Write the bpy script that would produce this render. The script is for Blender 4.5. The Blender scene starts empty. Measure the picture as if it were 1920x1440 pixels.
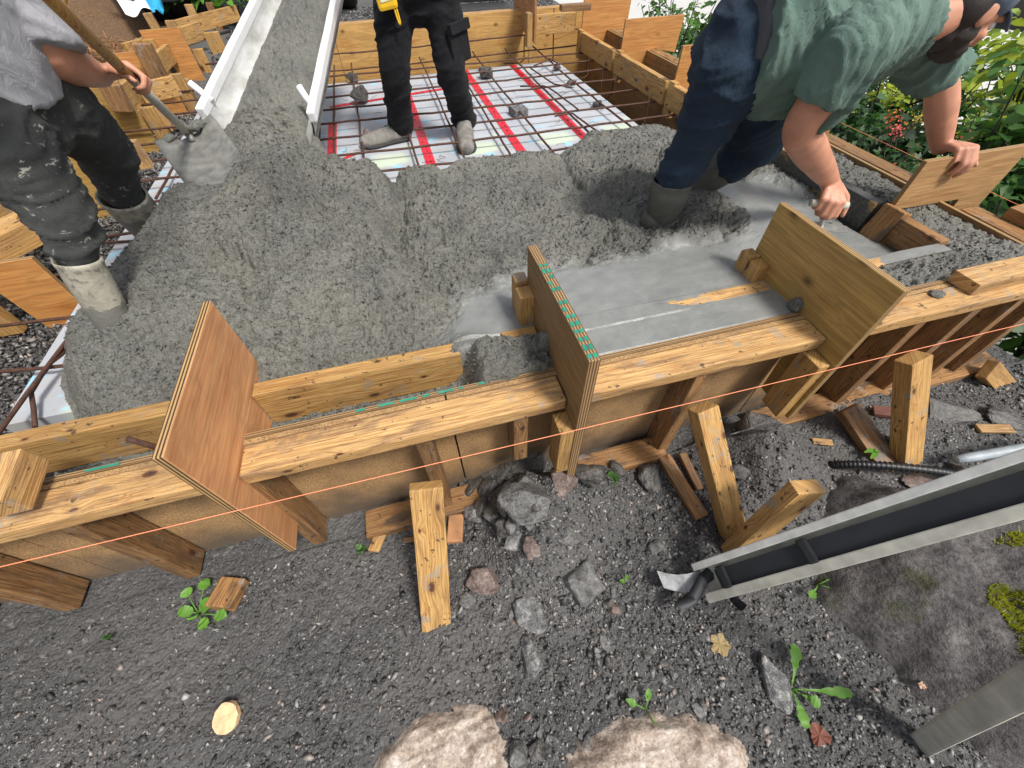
import bpy, bmesh, math, random
import numpy as np
from mathutils import Vector, Matrix
random.seed(7); RNG = np.random.default_rng(7)
scene = bpy.context.scene
COL = scene.collection
# ------------------------------------------------------------------ camera, world, sun, exposure
CAM_M = np.array([[0.96437472, -0.2638829, -0.01863394], [0.21687015, 0.74829476, 0.6269149], [0.15148844, 0.60862203, -0.77886487]])
CAM_F = 753.7168; CAM_C = np.array([0, 0, .92])
cam = bpy.data.objects.new('camera', bpy.data.cameras.new('camera')); COL.objects.link(cam)
cam.data.sensor_width = 36; cam.data.lens = CAM_F / 1920 * 36; cam.data.clip_start = .02; cam.data.clip_end = 400
mw = Matrix.Identity(4)
for i in range(3):
    mw[i][0] = CAM_M[0][i]; mw[i][1] = CAM_M[1][i]; mw[i][2] = -CAM_M[2][i]; mw[i][3] = CAM_C[i]
cam.matrix_world = mw
scene.camera = cam
SUN_EL, SUN_AZ = math.radians(58), math.radians(145)      # azimuth clockwise from +Y
world = bpy.data.worlds.new('World'); scene.world = world; world.use_nodes = True
wn = world.node_tree; wn.nodes.clear()
sky = wn.nodes.new('ShaderNodeTexSky'); sky.sky_type = 'NISHITA'; sky.sun_disc = False
sky.sun_elevation = SUN_EL; sky.sun_rotation = SUN_AZ; sky.air_density = 1.0; sky.dust_density = 3.0; sky.ozone_density = .6
hs = wn.nodes.new('ShaderNodeHueSaturation'); hs.inputs['Saturation'].default_value = .38
bg = wn.nodes.new('ShaderNodeBackground'); bg.inputs['Strength'].default_value = .115
wo = wn.nodes.new('ShaderNodeOutputWorld')
wn.links.new(sky.outputs[0], hs.inputs['Color']); wn.links.new(hs.outputs[0], bg.inputs[0]); wn.links.new(bg.outputs[0], wo.inputs[0])
sl = bpy.data.lights.new('sun', 'SUN'); sl.energy = 2.9; sl.angle = math.radians(11); sl.color = (1, .95, .87)
so = bpy.data.objects.new('sun', sl); COL.objects.link(so)
sd = Vector((math.sin(SUN_AZ) * math.cos(SUN_EL), math.cos(SUN_AZ) * math.cos(SUN_EL), math.sin(SUN_EL)))
so.rotation_euler = sd.to_track_quat('Z', 'Y').to_euler(); so.location = (0, -3, 8)
vs = scene.view_settings; vs.view_transform = 'Standard'; vs.look = 'None'; vs.exposure = .5; vs.gamma = 1
vs.use_curve_mapping = False

# ------------------------------------------------------------------ helpers: measuring, noise, objects
def ray(px, py):
    return np.array([(px - 960) / CAM_F, -(py - 720) / CAM_F, 1.0]) @ CAM_M
def PZ(px, py, z):          # where the sight line of a photo pixel meets a horizontal plane
    d = ray(px, py); return Vector(CAM_C + d * (z - CAM_C[2]) / d[2])
def PY(px, py, y):
    d = ray(px, py); return Vector(CAM_C + d * (y - CAM_C[1]) / d[1])
def PX(px, py, x):
    d = ray(px, py); return Vector(CAM_C + d * (x - CAM_C[0]) / d[0])
def PD(px, py, dep):
    return Vector(CAM_C + dep * ray(px, py))

def _hash(ix, iy, s):
    h = (ix.astype(np.int64) * 374761393 + iy.astype(np.int64) * 668265263 + s * 982451653) & 0xffffffff
    h = ((h ^ (h >> 13)) * 1274126177) & 0xffffffff
    h = ((h ^ (h >> 16)) * 2246822519) & 0xffffffff
    return ((h ^ (h >> 15)) & 0xffffff) / float(0x1000000)
def vnoise(x, y, s=0):
    ix = np.floor(x); iy = np.floor(y); fx = x - ix; fy = y - iy
    u = fx * fx * fx * (fx * (fx * 6 - 15) + 10); v = fy * fy * fy * (fy * (fy * 6 - 15) + 10)
    a = _hash(ix, iy, s); b = _hash(ix + 1, iy, s); c = _hash(ix, iy + 1, s); d = _hash(ix + 1, iy + 1, s)
    return (a + (b - a) * u + (c - a) * v + (a - b - c + d) * u * v) * 2 - 1
def fbm(x, y, s=0, oct=4, g=.5):
    t = 0; a = 1; n = 0
    for o in range(oct):
        t = t + a * vnoise(x * 2 ** o + 17.3 * o, y * 2 ** o - 9.1 * o, s + o); n += a; a *= g
    return t / n
def worley(x, y, s=0):
    ix = np.floor(x); iy = np.floor(y); f1 = np.full(x.shape, 9.); f2 = np.full(x.shape, 9.); idv = np.zeros(x.shape)
    for dx in (-1, 0, 1):
        for dy in (-1, 0, 1):
            cx = ix + dx; cy = iy + dy
            px = cx + _hash(cx, cy, s); py = cy + _hash(cx, cy, s + 7)
            d = np.hypot(px - x, py - y); h = _hash(cx, cy, s + 13)
            m = d < f1
            f2 = np.where(m, f1, np.minimum(f2, d)); idv = np.where(m, h, idv); f1 = np.where(m, d, f1)
    return f1, f2, idv
def smooth(a, b, x):
    t = np.clip((x - a) / (b - a), 0, 1); return t * t * (3 - 2 * t)
def poly_sdf(x, y, pts):      # positive inside
    d = np.full(x.shape, 1e9); ins = np.zeros(x.shape, bool); n = len(pts)
    for i in range(n):
        ax, ay = pts[i][:2]; bx, by = pts[(i + 1) % n][:2]
        ex, ey = bx - ax, by - ay
        t = np.clip(((x - ax) * ex + (y - ay) * ey) / (ex * ex + ey * ey + 1e-12), 0, 1)
        d = np.minimum(d, np.hypot(x - ax - t * ex, y - ay - t * ey))
        c = (ay > y) != (by > y)
        xi = ex * (y - ay) / (ey if abs(ey) > 1e-9 else 1e-9) + ax
        ins ^= c & (x < xi)
    return np.where(ins, d, -d)

WM = {}
def wmat(o): return WM.get(o.name, Matrix.Identity(4))
def put(o, m=None, parent=None):
    m = m or Matrix.Identity(4)
    o.matrix_basis = m; WM[o.name] = m
    if parent is not None:
        o.parent = parent; o.matrix_parent_inverse = wmat(parent).inverted()
    return o
def tag(o, label=None, cat=None, group=None, kind=None):
    if label: o['label'] = label
    if cat: o['category'] = cat
    if group: o['group'] = group
    if kind: o['kind'] = kind
    return o
def thing(name, label, cat, loc=(0, 0, 0), group=None):
    o = bpy.data.objects.new(name, None); COL.objects.link(o); o.empty_display_size = .05
    put(o, Matrix.Translation(Vector(loc))); return tag(o, label, cat, group)
def mkobj(name, me, mat, parent=None, m=None):
    o = bpy.data.objects.new(name, me); COL.objects.link(o)
    if mat is not None and not me.materials: me.materials.append(mat)
    return put(o, m, parent)
def from_bm(name, bm, smooth_shade=False):
    me = bpy.data.meshes.new(name); bm.to_mesh(me); bm.free()
    if smooth_shade: me.shade_smooth()
    return me
def from_np(name, v, f, smooth_shade=False):
    """v (n,3); f (m,k) same-size faces or list of arrays"""
    me = bpy.data.meshes.new(name); v = np.asarray(v, np.float32)
    fl = f if isinstance(f, list) else [f]
    fl = [np.asarray(a, np.int32) for a in fl if len(a)]
    me.vertices.add(len(v)); me.vertices.foreach_set('co', v.ravel())
    nl = sum(a.size for a in fl); npoly = sum(len(a) for a in fl)
    me.loops.add(nl); me.loops.foreach_set('vertex_index', np.concatenate([a.ravel() for a in fl]))
    me.polygons.add(npoly)
    tot = np.concatenate([np.full(len(a), a.shape[1], np.int32) for a in fl])
    st = np.concatenate([[0], np.cumsum(tot)[:-1]]).astype(np.int32)
    me.polygons.foreach_set('loop_start', st)
    me.update(calc_edges=True); me.validate()
    if smooth_shade: me.shade_smooth()
    return me
def frame(a, b, up):
    x = (b - a); L = x.length; x = x / L
    z = Vector(up); z = (z - x * z.dot(x))
    if z.length < 1e-4: z = Vector((0, 1, 0)) - x * x.y
    z.normalize(); y = z.cross(x)
    m = Matrix((( x.x, y.x, z.x, 0), (x.y, y.y, z.y, 0), (x.z, y.z, z.z, 0), (0, 0, 0, 1)))
    m.translation = (a + b) / 2
    return m, L
def box_mesh(name, L, w, h, bev=.003, wav=.0012, segs=None, taper=None):
    bm = bmesh.new()
    n = segs or max(1, int(L / .15))
    rows = []
    for i in range(n + 1):
        x = -L / 2 + L * i / n
        jy, jz = (random.uniform(-wav, wav), random.uniform(-wav, wav)) if wav else (0, 0)
        s = 1.0
        if taper: s = taper[0] + (taper[1] - taper[0]) * i / n
        rows.append([bm.verts.new((x, y * w / 2 * s + jy, z * h / 2 * s + jz)) for y, z in ((-1, -1), (1, -1), (1, 1), (-1, 1))])
    for i in range(n):
        for k in range(4):
            bm.faces.new((rows[i][k], rows[i + 1][k], rows[i + 1][(k + 1) % 4], rows[i][(k + 1) % 4]))
    bm.faces.new(rows[0][::-1][::-1]); bm.faces.new(rows[-1][::-1])
    bmesh.ops.recalc_face_normals(bm, faces=bm.faces)
    if bev:
        es = [e for e in bm.edges if e.calc_face_angle(0) > .5]
        bmesh.ops.bevel(bm, geom=es, offset=bev, segments=2, affect='EDGES', profile=.6)
    return from_bm(name, bm)
def board(name, a, b, w, h, up, mat, parent=None, bev=.004, wav=.0012, taper=None):
    """stick from a to b; h measured along `up`, w across"""
    a = Vector(a); b = Vector(b); m, L = frame(a, b, up)
    return mkobj(name, box_mesh(name, L, w, h, bev, wav, taper=taper), mat, parent, m)
def prism(name, pts, t, mat, parent, m, bev=.0015):
    """polygon pts in local XY, thickness t along local Z centred"""
    bm = bmesh.new()
    v0 = [bm.verts.new((x, y, -t / 2)) for x, y in pts]; v1 = [bm.verts.new((x, y, t / 2)) for x, y in pts]
    bm.faces.new(v0[::-1]); bm.faces.new(v1); n = len(pts)
    for i in range(n): bm.faces.new((v0[i], v0[(i + 1) % n], v1[(i + 1) % n], v1[i]))
    bmesh.ops.recalc_face_normals(bm, faces=bm.faces)
    if bev: bmesh.ops.bevel(bm, geom=list(bm.edges), offset=bev, segments=1, affect='EDGES')
    return mkobj(name, from_bm(name, bm), mat, parent, m)
def tube_np(pts, rad, n=8, cap=True):
    P = np.array([list(p) for p in pts], float); k = len(P)
    R = np.full(k, rad) if np.isscalar(rad) else np.asarray(rad, float)
    T = np.gradient(P, axis=0); T /= np.linalg.norm(T, axis=1)[:, None] + 1e-12
    ref = np.array([0, 0, 1.]) if abs(T[0][2]) < .9 else np.array([1., 0, 0])
    V = []; u = np.cross(T[0], ref); u /= np.linalg.norm(u)
    for i in range(k):
        u = u - T[i] * (u @ T[i]); u /= np.linalg.norm(u) + 1e-12; w = np.cross(T[i], u)
        a = np.arange(n) * 2 * np.pi / n
        V.append(P[i] + R[i] * (np.cos(a)[:, None] * u + np.sin(a)[:, None] * w))
    V = np.concatenate(V); F = []
    for i in range(k - 1):
        for j in range(n):
            F.append((i * n + j, i * n + (j + 1) % n, (i + 1) * n + (j + 1) % n, (i + 1) * n + j))
    T3 = []
    if cap:
        c0 = len(V); V = np.vstack([V, P[0], P[-1]])
        for j in range(n):
            T3.append((c0, (j + 1) % n, j)); T3.append((c0 + 1, (k - 1) * n + j, (k - 1) * n + (j + 1) % n))
    return V, np.array(F), np.array(T3).reshape(-1, 3)
def tube(name, pts, rad, mat, parent=None, n=8, cap=True):
    V, F, T3 = tube_np(pts, rad, n, cap)
    return mkobj(name, from_np(name, V, [F, T3], True), mat, parent)
def join_np(parts):
    V = []; Q = []; T = []; o = 0
    for v, q, t in parts:
        V.append(v); 
        if len(q): Q.append(np.asarray(q) + o)
        if len(t): T.append(np.asarray(t) + o)
        o += len(v)
    out = []
    if Q: out.append(np.concatenate(Q))
    if T: out.append(np.concatenate(T))
    return np.concatenate(V), out
def bez(p0, p1, p2, p3, n=16):
    p0, p1, p2, p3 = map(Vector, (p0, p1, p2, p3)); out = []
    for i in range(n + 1):
        t = i / n; out.append(p0 * (1 - t) ** 3 + p1 * 3 * t * (1 - t) ** 2 + p2 * 3 * t * t * (1 - t) + p3 * t ** 3)
    return out

# ------------------------------------------------------------------ materials
class NT:
    def __init__(s, name):
        s.m = bpy.data.materials.new(name); s.m.use_nodes = True; s.t = s.m.node_tree; s.t.nodes.clear()
        s.out = s.n('OutputMaterial'); s.b = s.n('BsdfPrincipled'); s.l(s.b.outputs[0], s.out.inputs[0])
        s.tc = s.n('TexCoord')
    def n(s, typ, **kw):
        x = s.t.nodes.new('ShaderNode' + typ)
        for k, v in kw.items(): setattr(x, k, v)
        return x
    def l(s, a, b): s.t.links.new(a, b)
    def set(s, inp, v):
        if hasattr(v, 'is_output'): s.l(v, inp)
        elif isinstance(v, (tuple, list)) and len(v) == 3 and inp.type == 'RGBA': inp.default_value = (*v, 1)
        else: inp.default_value = v
    def obj(s): return s.tc.outputs['Object']
    def rnd(s): return s.n('ObjectInfo').outputs['Random']
    def mapped(s, vec, scale=(1, 1, 1), loc=(0, 0, 0), jitter=False):
        if jitter:
            a = s.n('VectorMath', operation='MULTIPLY_ADD'); c = s.n('CombineXYZ'); r = s.rnd()
            for i in range(3): s.l(r, c.inputs[i])
            s.l(c.outputs[0], a.inputs[0]); a.inputs[1].default_value = (37.1, 19.7, 53.3); s.l(vec, a.inputs[2]); vec = a.outputs[0]
        mp = s.n('Mapping'); s.l(vec, mp.inputs[0]); mp.inputs['Scale'].default_value = scale; mp.inputs['Location'].default_value = loc
        return mp.outputs[0]
    def noise(s, vec, scale, detail=4, rough=.55, dist=0):
        x = s.n('TexNoise'); s.l(vec, x.inputs['Vector']); x.inputs['Scale'].default_value = scale; x.inputs['Detail'].default_value = detail
        x.inputs['Roughness'].default_value = rough; x.inputs['Distortion'].default_value = dist; return x.outputs['Fac']
    def voro(s, vec, scale, feat='F1', out='Distance'):
        x = s.n('TexVoronoi', feature=feat); s.l(vec, x.inputs['Vector']); x.inputs['Scale'].default_value = scale; return x.outputs[out]
    def ramp(s, fac, stops, interp='LINEAR'):
        x = s.n('ValToRGB'); x.color_ramp.interpolation = interp; cr = x.color_ramp
        while len(cr.elements) < len(stops): cr.elements.new(.5)
        for e, (p, c) in zip(cr.elements, stops):
            e.position = p; e.color = (c, c, c, 1) if not isinstance(c, (tuple, list)) else (*c, 1)
        s.l(fac, x.inputs[0]); return x.outputs[0]
    def mix(s, fac, a, b, mode='MIX'):
        x = s.n('Mix', data_type='RGBA', blend_type=mode); s.set(x.inputs[0], fac); s.set(x.inputs[6], a); s.set(x.inputs[7], b); return x.outputs[2]
    def math(s, op, a, b=0.0, clamp=False):
        x = s.n('Math', operation=op); x.use_clamp = clamp; s.set(x.inputs[0], a); s.set(x.inputs[1], b); return x.outputs[0]
    def sep(s, vec):
        x = s.n('SeparateXYZ'); s.l(vec, x.inputs[0]); return x.outputs
    def bump(s, h, strength=.4, dist=.01):
        x = s.n('Bump'); x.inputs['Strength'].default_value = strength; x.inputs['Distance'].default_value = dist
        s.l(h, x.inputs['Height']); s.l(x.outputs[0], s.b.inputs['Normal']); return x.outputs[0]
    def fin(s, col=None, rough=.6, metal=0, **kw):
        if col is not None: s.set(s.b.inputs['Base Color'], col)
        s.set(s.b.inputs['Roughness'], rough); s.set(s.b.inputs['Metallic'], metal)
        for k, v in kw.items(): s.set(s.b.inputs[k], v)
        return s.m

def wood_mat(name, light, dark, knot=(.085, .03, .012), mud=.35, knotty=.5, mudcol=(.05, .042, .035), rough=.62):
    s = NT(name); o = s.obj(); x, y, z = s.sep(o); r = s.rnd()
    u = s.math('ADD', y, z)
    def vec(sx, su, k=0.0):
        c = s.n('CombineXYZ'); s.l(s.math('ADD', s.math('MULTIPLY', x, sx), s.math('MULTIPLY', r, 37.0 + k)), c.inputs[0])
        s.l(s.math('ADD', s.math('MULTIPLY', uu, su), s.math('MULTIPLY', r, 91.0 + k)), c.inputs[1]); return c.outputs[0]
    uu = u
    kn = s.n('TexVoronoi', voronoi_dimensions='2D'); s.l(vec(4.6, 9.5), kn.inputs['Vector']); kn.inputs['Scale'].default_value = 1
    kcs = s.sep(kn.outputs['Color']); kc = kcs[0]; kd = s.math('MULTIPLY', kn.outputs['Distance'], s.math('ADD', s.math('MULTIPLY', kcs[1], 2.2), .8)); has = s.math('GREATER_THAN', kc, 1 - knotty * 1.25)
    uu = s.math('ADD', u, s.math('MULTIPLY', s.math('MULTIPLY', s.ramp(kd, [(.05, 1), (.5, 0)]), has), .014))      # rings bend round a knot
    g = s.noise(vec(1.6, 42), 1, 5, .6, .7); g2 = s.noise(vec(7, 230, 5), 1, 4, .7); big = s.noise(vec(1.5, 5, 9), 1, 3)
    col = s.ramp(g, [(.28, dark), (.44, light), (.52, tuple(c * .82 for c in light)), (.58, light), (.8, tuple(min(1, c * 1.2) for c in light))])
    col = s.mix(s.ramp(g2, [(.40, .75), (.56, 0)]), col, dark, 'MULTIPLY')
    col = s.mix(s.math('MULTIPLY', s.ramp(big, [(.38, 0), (.66, 1)]), .4), col, tuple(c * .8 for c in dark))
    col = s.mix(s.math('MULTIPLY', s.ramp(kd, [(.04, 1), (.085, .9), (.11, .35), (.2, 0)]), has), col, knot)
    mn = s.noise(vec(4, 16, 13), 1, 6, .7, .6)
    mm = s.math('MULTIPLY', s.ramp(mn, [(.5, 0), (.62, 1)]), mud)
    col = s.mix(mm, col, mudcol)
    sp = s.noise(s.mapped(o, (42, 42, 42), jitter=True), 1, 3, .6)
    col = s.mix(s.math('MULTIPLY', s.ramp(sp, [(.645, 0), (.675, 1)]), .8), col, (.035, .025, .02))
    gs = s.noise(s.mapped(o, (9, 9, 9), jitter=True), 1, 5, .7)
    col = s.mix(s.math('MULTIPLY', s.ramp(gs, [(.585, 0), (.65, 1)]), .6), col, (.25, .245, .225))                # dried cement smears
    col = s.mix(1.0, col, s.ramp(r, [(0, .80), (.5, 1), (1, 1.14)]), 'MULTIPLY')
    s.bump(s.math('ADD', g, s.math('MULTIPLY', g2, .8)), .5, .004)
    return s.fin(col, s.ramp(mm, [(0, rough), (.5, rough * .7)]))
def ply_mat(name, light, dark, edge=(.55, .36, .15), edged=(.10, .05, .025), wet=.2, knotty=.35, swirl=3.0, gs=(1.3, 13, 13)):
    s = NT(name); o = s.obj()
    g = s.noise(s.mapped(o, gs, jitter=True), 1, 4, .55, swirl)
    g2 = s.noise(s.mapped(o, (5, 120, 120), jitter=True), 1, 3, .6)
    col = s.ramp(g, [(.28, dark), (.45, light), (.52, tuple(c * .8 for c in light)), (.58, light), (.8, tuple(min(1, c * 1.2) for c in light))])
    col = s.mix(s.ramp(g2, [(.4, .28), (.58, 0)]), col, dark, 'MULTIPLY')
    kv = s.mapped(o, (7, 11, 11), jitter=True)
    kd = s.voro(kv, 1); kc = s.sep(s.voro(kv, 1, out='Color'))
    km = s.math('MULTIPLY', s.ramp(kd, [(.06, 1), (.13, .5), (.24, 0)]), s.math('GREATER_THAN', kc[0], 1 - knotty))
    col = s.mix(km, col, tuple(c * .35 for c in dark))
    big = s.noise(s.mapped(o, (3, 3.5, 3), jitter=True), 1, 5, .6)
    wm = s.math('MULTIPLY', s.ramp(big, [(.45, 0), (.66, 1)]), wet)
    col = s.mix(wm, col, tuple(c * .45 for c in dark))
    # laminated edge: veneers alternate along the sheet's thickness
    z = s.sep(o)[2]
    band = s.math('SINE', s.math('MULTIPLY', z, 2 * math.pi / .0075))
    ecol = s.mix(s.ramp(s.math('ADD', s.math('MULTIPLY', band, .5), .5), [(.35, 0), (.6, 1)]), edged, edge)
    ecol = s.mix(s.math('MULTIPLY', s.noise(s.mapped(o, (60, 60, 300)), 1, 2), .45), ecol, edged)
    nz = s.math('ABSOLUTE', s.sep(s.tc.outputs['Normal'])[2])
    col = s.mix(s.math('LESS_THAN', nz, .5), col, ecol)
    s.bump(s.math('ADD', g, s.math('MULTIPLY', g2, .5)), .25, .003)
    return s.fin(col, .6)
W_FRESH = wood_mat('spruce_lumber', (.60, .385, .165), (.42, .235, .085), mud=.6, mudcol=(.11, .068, .055))
W_GOLD = wood_mat('golden_lumber', (.58, .365, .135), (.42, .225, .065), mud=.3, knotty=.6, mudcol=(.12, .065, .04))
W_MUD = wood_mat('muddy_lumber', (.40, .22, .085), (.26, .125, .04), mud=.8, knotty=.5)
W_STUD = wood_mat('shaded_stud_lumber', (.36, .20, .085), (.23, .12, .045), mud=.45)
P_RED = ply_mat('reddish_plywood', (.64, .33, .15), (.44, .175, .07), edged=(.07, .03, .015), wet=.4, knotty=.14, swirl=2.6, gs=(1.2, 8, 8))
P_DULL = ply_mat('dull_plywood', (.27, .165, .066), (.15, .082, .03), wet=.3, edge=(.42, .27, .12), swirl=4)
P_YEL = ply_mat('yellow_plywood', (.47, .30, .09), (.28, .155, .04), wet=.3, knotty=.5, swirl=4)
P_ORG = ply_mat('orange_plywood', (.58, .28, .085), (.42, .16, .035), wet=.1, swirl=2)
P_WALL = ply_mat('pale_wall_plywood', (.60, .36, .12), (.45, .22, .06), wet=.15, knotty=.4, gs=(1.1, 6, 6))
P_BROWN = ply_mat('brown_wall_plywood', (.34, .20, .085), (.20, .10, .035), wet=.6, gs=(1.1, 8, 8))  # darker brown wall plywood with stronger dark blotches

def face_panel_mat():
    s = NT('form_face_board'); o = s.obj()
    a = s.noise(o, 220, 3, .7); b = s.noise(o, 6, 5, .6); c = s.noise(s.mapped(o, (3, 40, 40)), 1, 3)
    col = s.ramp(a, [(.34, (.17, .095, .04)), (.5, (.38, .225, .095)), (.68, (.50, .33, .16))])
    col = s.mix(s.math('MULTIPLY', s.ramp(b, [(.42, 0), (.65, 1)]), .5), col, (.13, .08, .045))
    zz = s.sep(o)[1]
    sp = s.ramp(s.math('ADD', s.math('MULTIPLY_ADD' if False else 'SUBTRACT', s.math('MULTIPLY', zz, -2.0), .35), s.math('MULTIPLY', b, .5)), [(.58, 0), (.95, 1)])   # darker grey-brown towards the foot of the board
    col = s.mix(s.math('MULTIPLY', sp, .75), col, (.07, .06, .052))
    s.bump(a, .5, .003)
    return s.fin(col, .8)
FACE = face_panel_mat()

def concrete_mat():
    s = NT('wet_concrete'); o = s.obj()
    a = s.noise(o, 160, 4, .7); b = s.noise(o, 9, 4, .6); c = s.noise(o, 45, 4, .6)
    at = s.n('Attribute', attribute_name='troweled').outputs['Fac']
    rough_c = s.mix(.55, s.ramp(c, [(.3, (.10, .10, .092)), (.5, (.225, .225, .205)), (.72, (.33, .325, .295))]), s.ramp(a, [(.36, (.040, .040, .037)), (.5, (.24, .238, .218)), (.66, (.36, .352, .32))]))  # dark noise spots: wet paste, and crevice shade put into the colour
    rough_c = s.mix(s.math('MULTIPLY', s.ramp(b, [(.4, 0), (.65, 1)]), .3), rough_c, (.27, .255, .215))
    sm_c = s.ramp(b, [(.3, (.175, .183, .180)), (.7, (.245, .252, .246))])
    pit = s.ramp(s.noise(s.mapped(o, (95, 40, 60)), 1, 3, .6, 1.5), [(.66, 0), (.72, 1)])
    sm_c = s.mix(s.math('MULTIPLY', pit, .7), sm_c, (.10, .10, .095))
    rough_c = s.mix(1.0, rough_c, s.ramp(s.noise(o, 2.6, 4, .6, .4), [(.34, (.52, .53, .52)), (.5, (.70, .71, .695)), (.66, (.82, .82, .79))]), 'MULTIPLY')
    col = s.mix(at, rough_c, sm_c)
    h = s.math('MULTIPLY', s.math('ADD', a, s.math('MULTIPLY', c, 1.5)), s.math('SUBTRACT', 1.0, s.math('MULTIPLY', at, .85)))
    s.bump(h, 1.0, .008)
    return s.fin(col, s.mix(at, s.ramp(a, [(.3, .20), (.7, .52)]), (.30, .30, .30)), **{'Specular IOR Level': .6})
CONC = concrete_mat()
def simple(name, col, rough=.6, metal=0, var=.25, scale=30, bump=.15, bd=.002, **kw):
    s = NT(name); o = s.obj(); a = s.noise(o, scale, 5, .6)
    c = s.ramp(a, [(.3, tuple(x * (1 - var) for x in col)), (.7, tuple(min(1, x * (1 + var)) for x in col))])
    if bump: s.bump(a, bump, bd)
    return s.fin(c, rough, metal, **kw)
def rebar_mat():
    s = NT('rusty_steel'); o = s.obj(); a = s.noise(o, 60, 5, .7); w = s.noise(o, 700, 2)
    c = s.ramp(a, [(.3, (.035, .018, .014)), (.55, (.10, .045, .03)), (.75, (.17, .075, .045))])
    s.bump(w, .6, .002); return s.fin(c, .7, .2)
RUST = rebar_mat()
def foam_mat():
    s = NT('white_foam_board'); o = s.obj(); b = s.noise(o, 2.2, 5, .6); st = s.noise(s.mapped(o, (3, 26, 1)), 1, 5, .65)
    col = s.ramp(b, [(.3, (.33, .355, .395)), (.65, (.45, .475, .52))])
    col = s.mix(s.math('MULTIPLY', s.ramp(st, [(.52, 0), (.7, 1)]), .55), col, (.42, .37, .31))          # footprints of mud, dried in streaks
    bl = s.noise(s.mapped(o, (7, 9, 1), (3.1, 1.7, 0)), 1, 2, .5)
    col = s.mix(s.math('MULTIPLY', s.ramp(bl, [(.62, 0), (.67, 1)]), .7), col, (.26, .60, .80))             # blue print
    gr = s.noise(s.mapped(o, (2.6, 3, 1), (8.3, 4.7, 0)), 1, 2, .5)
    col = s.mix(s.math('MULTIPLY', s.ramp(gr, [(.60, 0), (.70, 1)]), .6), col, (.62, .74, .50))
    dk = s.voro(s.mapped(o, (22, 22, 1)), 1); col = s.mix(s.ramp(dk, [(.03, .8), (.07, 0)]), col, (.16, .12, .09))
    s.bump(b, .1, .003); return s.fin(col, .55)
FOAM = foam_mat()
TAPE = simple('red_tape', (.62, .012, .03), .35, var=.15, scale=40)
TAPE_MARK = simple('tape_print', (.16, .005, .012), .5, bump=0)
CHUTE = simple('white_chute_paint', (.78, .79, .80), .35, var=.06, scale=8, bump=.05)
def trough_mat():
    s = NT('smeared_chute_paint'); o = s.obj(); a = s.noise(s.mapped(o, (5, 1.6, 5)), 1, 5, .6, .3); b = s.noise(o, 60, 4, .6)
    col = s.mix(s.ramp(a, [(.36, 0), (.62, 1)]), (.76, .77, .78), s.ramp(b, [(.3, (.30, .30, .275)), (.7, (.42, .42, .39))]))
    s.bump(b, .08, .001); return s.fin(col, .6)
TROUGH = trough_mat()
CHUTE_IN = simple('cement_smeared_steel', (.50, .50, .47), .5, var=.25, scale=12)
def fabric(name, c1, c2, scale=6, weave=900, splash=None, amount=.62, rough=.9):
    s = NT(name); o = s.obj(); a = s.noise(o, scale, 5, .6); w = s.noise(o, weave, 2)
    col = s.ramp(a, [(.3, c1), (.7, c2)])
    if splash:
        p = s.noise(s.mapped(o, (26, 26, 38)), 1, 5, .72, .4); q = s.noise(o, 5, 3)
        col = s.mix(s.math('MULTIPLY', s.ramp(p, [(amount, 0), (amount + .05, 1)]), s.ramp(q, [(.42, 0), (.6, 1)])), col, splash)
    cr = s.noise(s.mapped(o, (26, 26, 12)), 1, 5, .65, 1.2); s.bump(s.math('ADD', s.math('MULTIPLY', cr, 6.0), w), .55, .004); return s.fin(col, rough, **{'Sheen Weight': .03, 'Specular IOR Level': .25})
SKIN = simple('skin', (.50, .235, .15), .5, var=.18, scale=14, bump=.2, bd=.001, **{'Subsurface Weight': .12, 'Subsurface Radius': (.02, .008, .005)})
HAIR = simple('dark_hair', (.022, .015, .012), .6, scale=90, bump=.5)
CAP = fabric('blue_grey_cap_cloth', (.09, .12, .17), (.13, .17, .23))
TEE_GREEN = fabric('green_tee_cloth', (.110, .180, .150), (.145, .218, .185), 4)
TEE_GREY = fabric('grey_tee_cloth', (.30, .305, .335), (.42, .425, .46), 6)
JEANS = fabric('dark_denim', (.012, .024, .045), (.024, .043, .071), 5)
TROUSER_L = fabric('dusty_black_trousers', (.022, .024, .025), (.070, .073, .071), 3, splash=(.42, .42, .36), amount=.6)
TROUSER_C = fabric('black_work_trousers', (.005, .0055, .007), (.011, .012, .015), 6)
def boot_mat():
    s = NT('cement_coated_rubber'); o = s.obj(); a = s.noise(o, 11, 6, .7); b = s.noise(o, 5, 5, .7, .5); c = s.noise(o, 45, 4, .6)
    col = s.ramp(a, [(.3, (.20, .19, .15)), (.55, (.35, .33, .27)), (.75, (.46, .435, .37))])
    col = s.mix(s.math('MULTIPLY', s.ramp(c, [(.56, 0), (.64, 1)]), .6), col, (.05, .052, .05))
    lo = s.math('ADD', s.math('MULTIPLY', s.sep(o)[2], -5.5), s.math('MULTIPLY', b, 1.5))       # caked with fresh concrete up the shank
    col = s.mix(s.ramp(lo, [(.30, 0), (.36, 1)]), col, (.165, .165, .145))
    s.bump(s.math('ADD', a, c), .5, .006); return s.fin(col, .6)
BOOT_TAN = boot_mat()
BOOT_DARK = simple('cement_grey_rubber', (.085, .085, .073), .6, var=.35, scale=14, bump=.3)
SHOE = simple('dusty_grey_leather', (.19, .18, .165), .75, var=.4, scale=22, bump=.35)
SOLE = simple('dark_sole_rubber', (.03, .03, .03), .8)
ALU = simple('weathered_aluminium', (.58, .58, .55), .5, .3, var=.18, scale=25, bump=.1)
ALU_DULL = simple('dusty_aluminium', (.46, .45, .39), .6, .15, var=.25, scale=18, bump=.15)
BLACK_R = simple('black_rubber', (.012, .013, .015), .45, scale=60)
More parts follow.
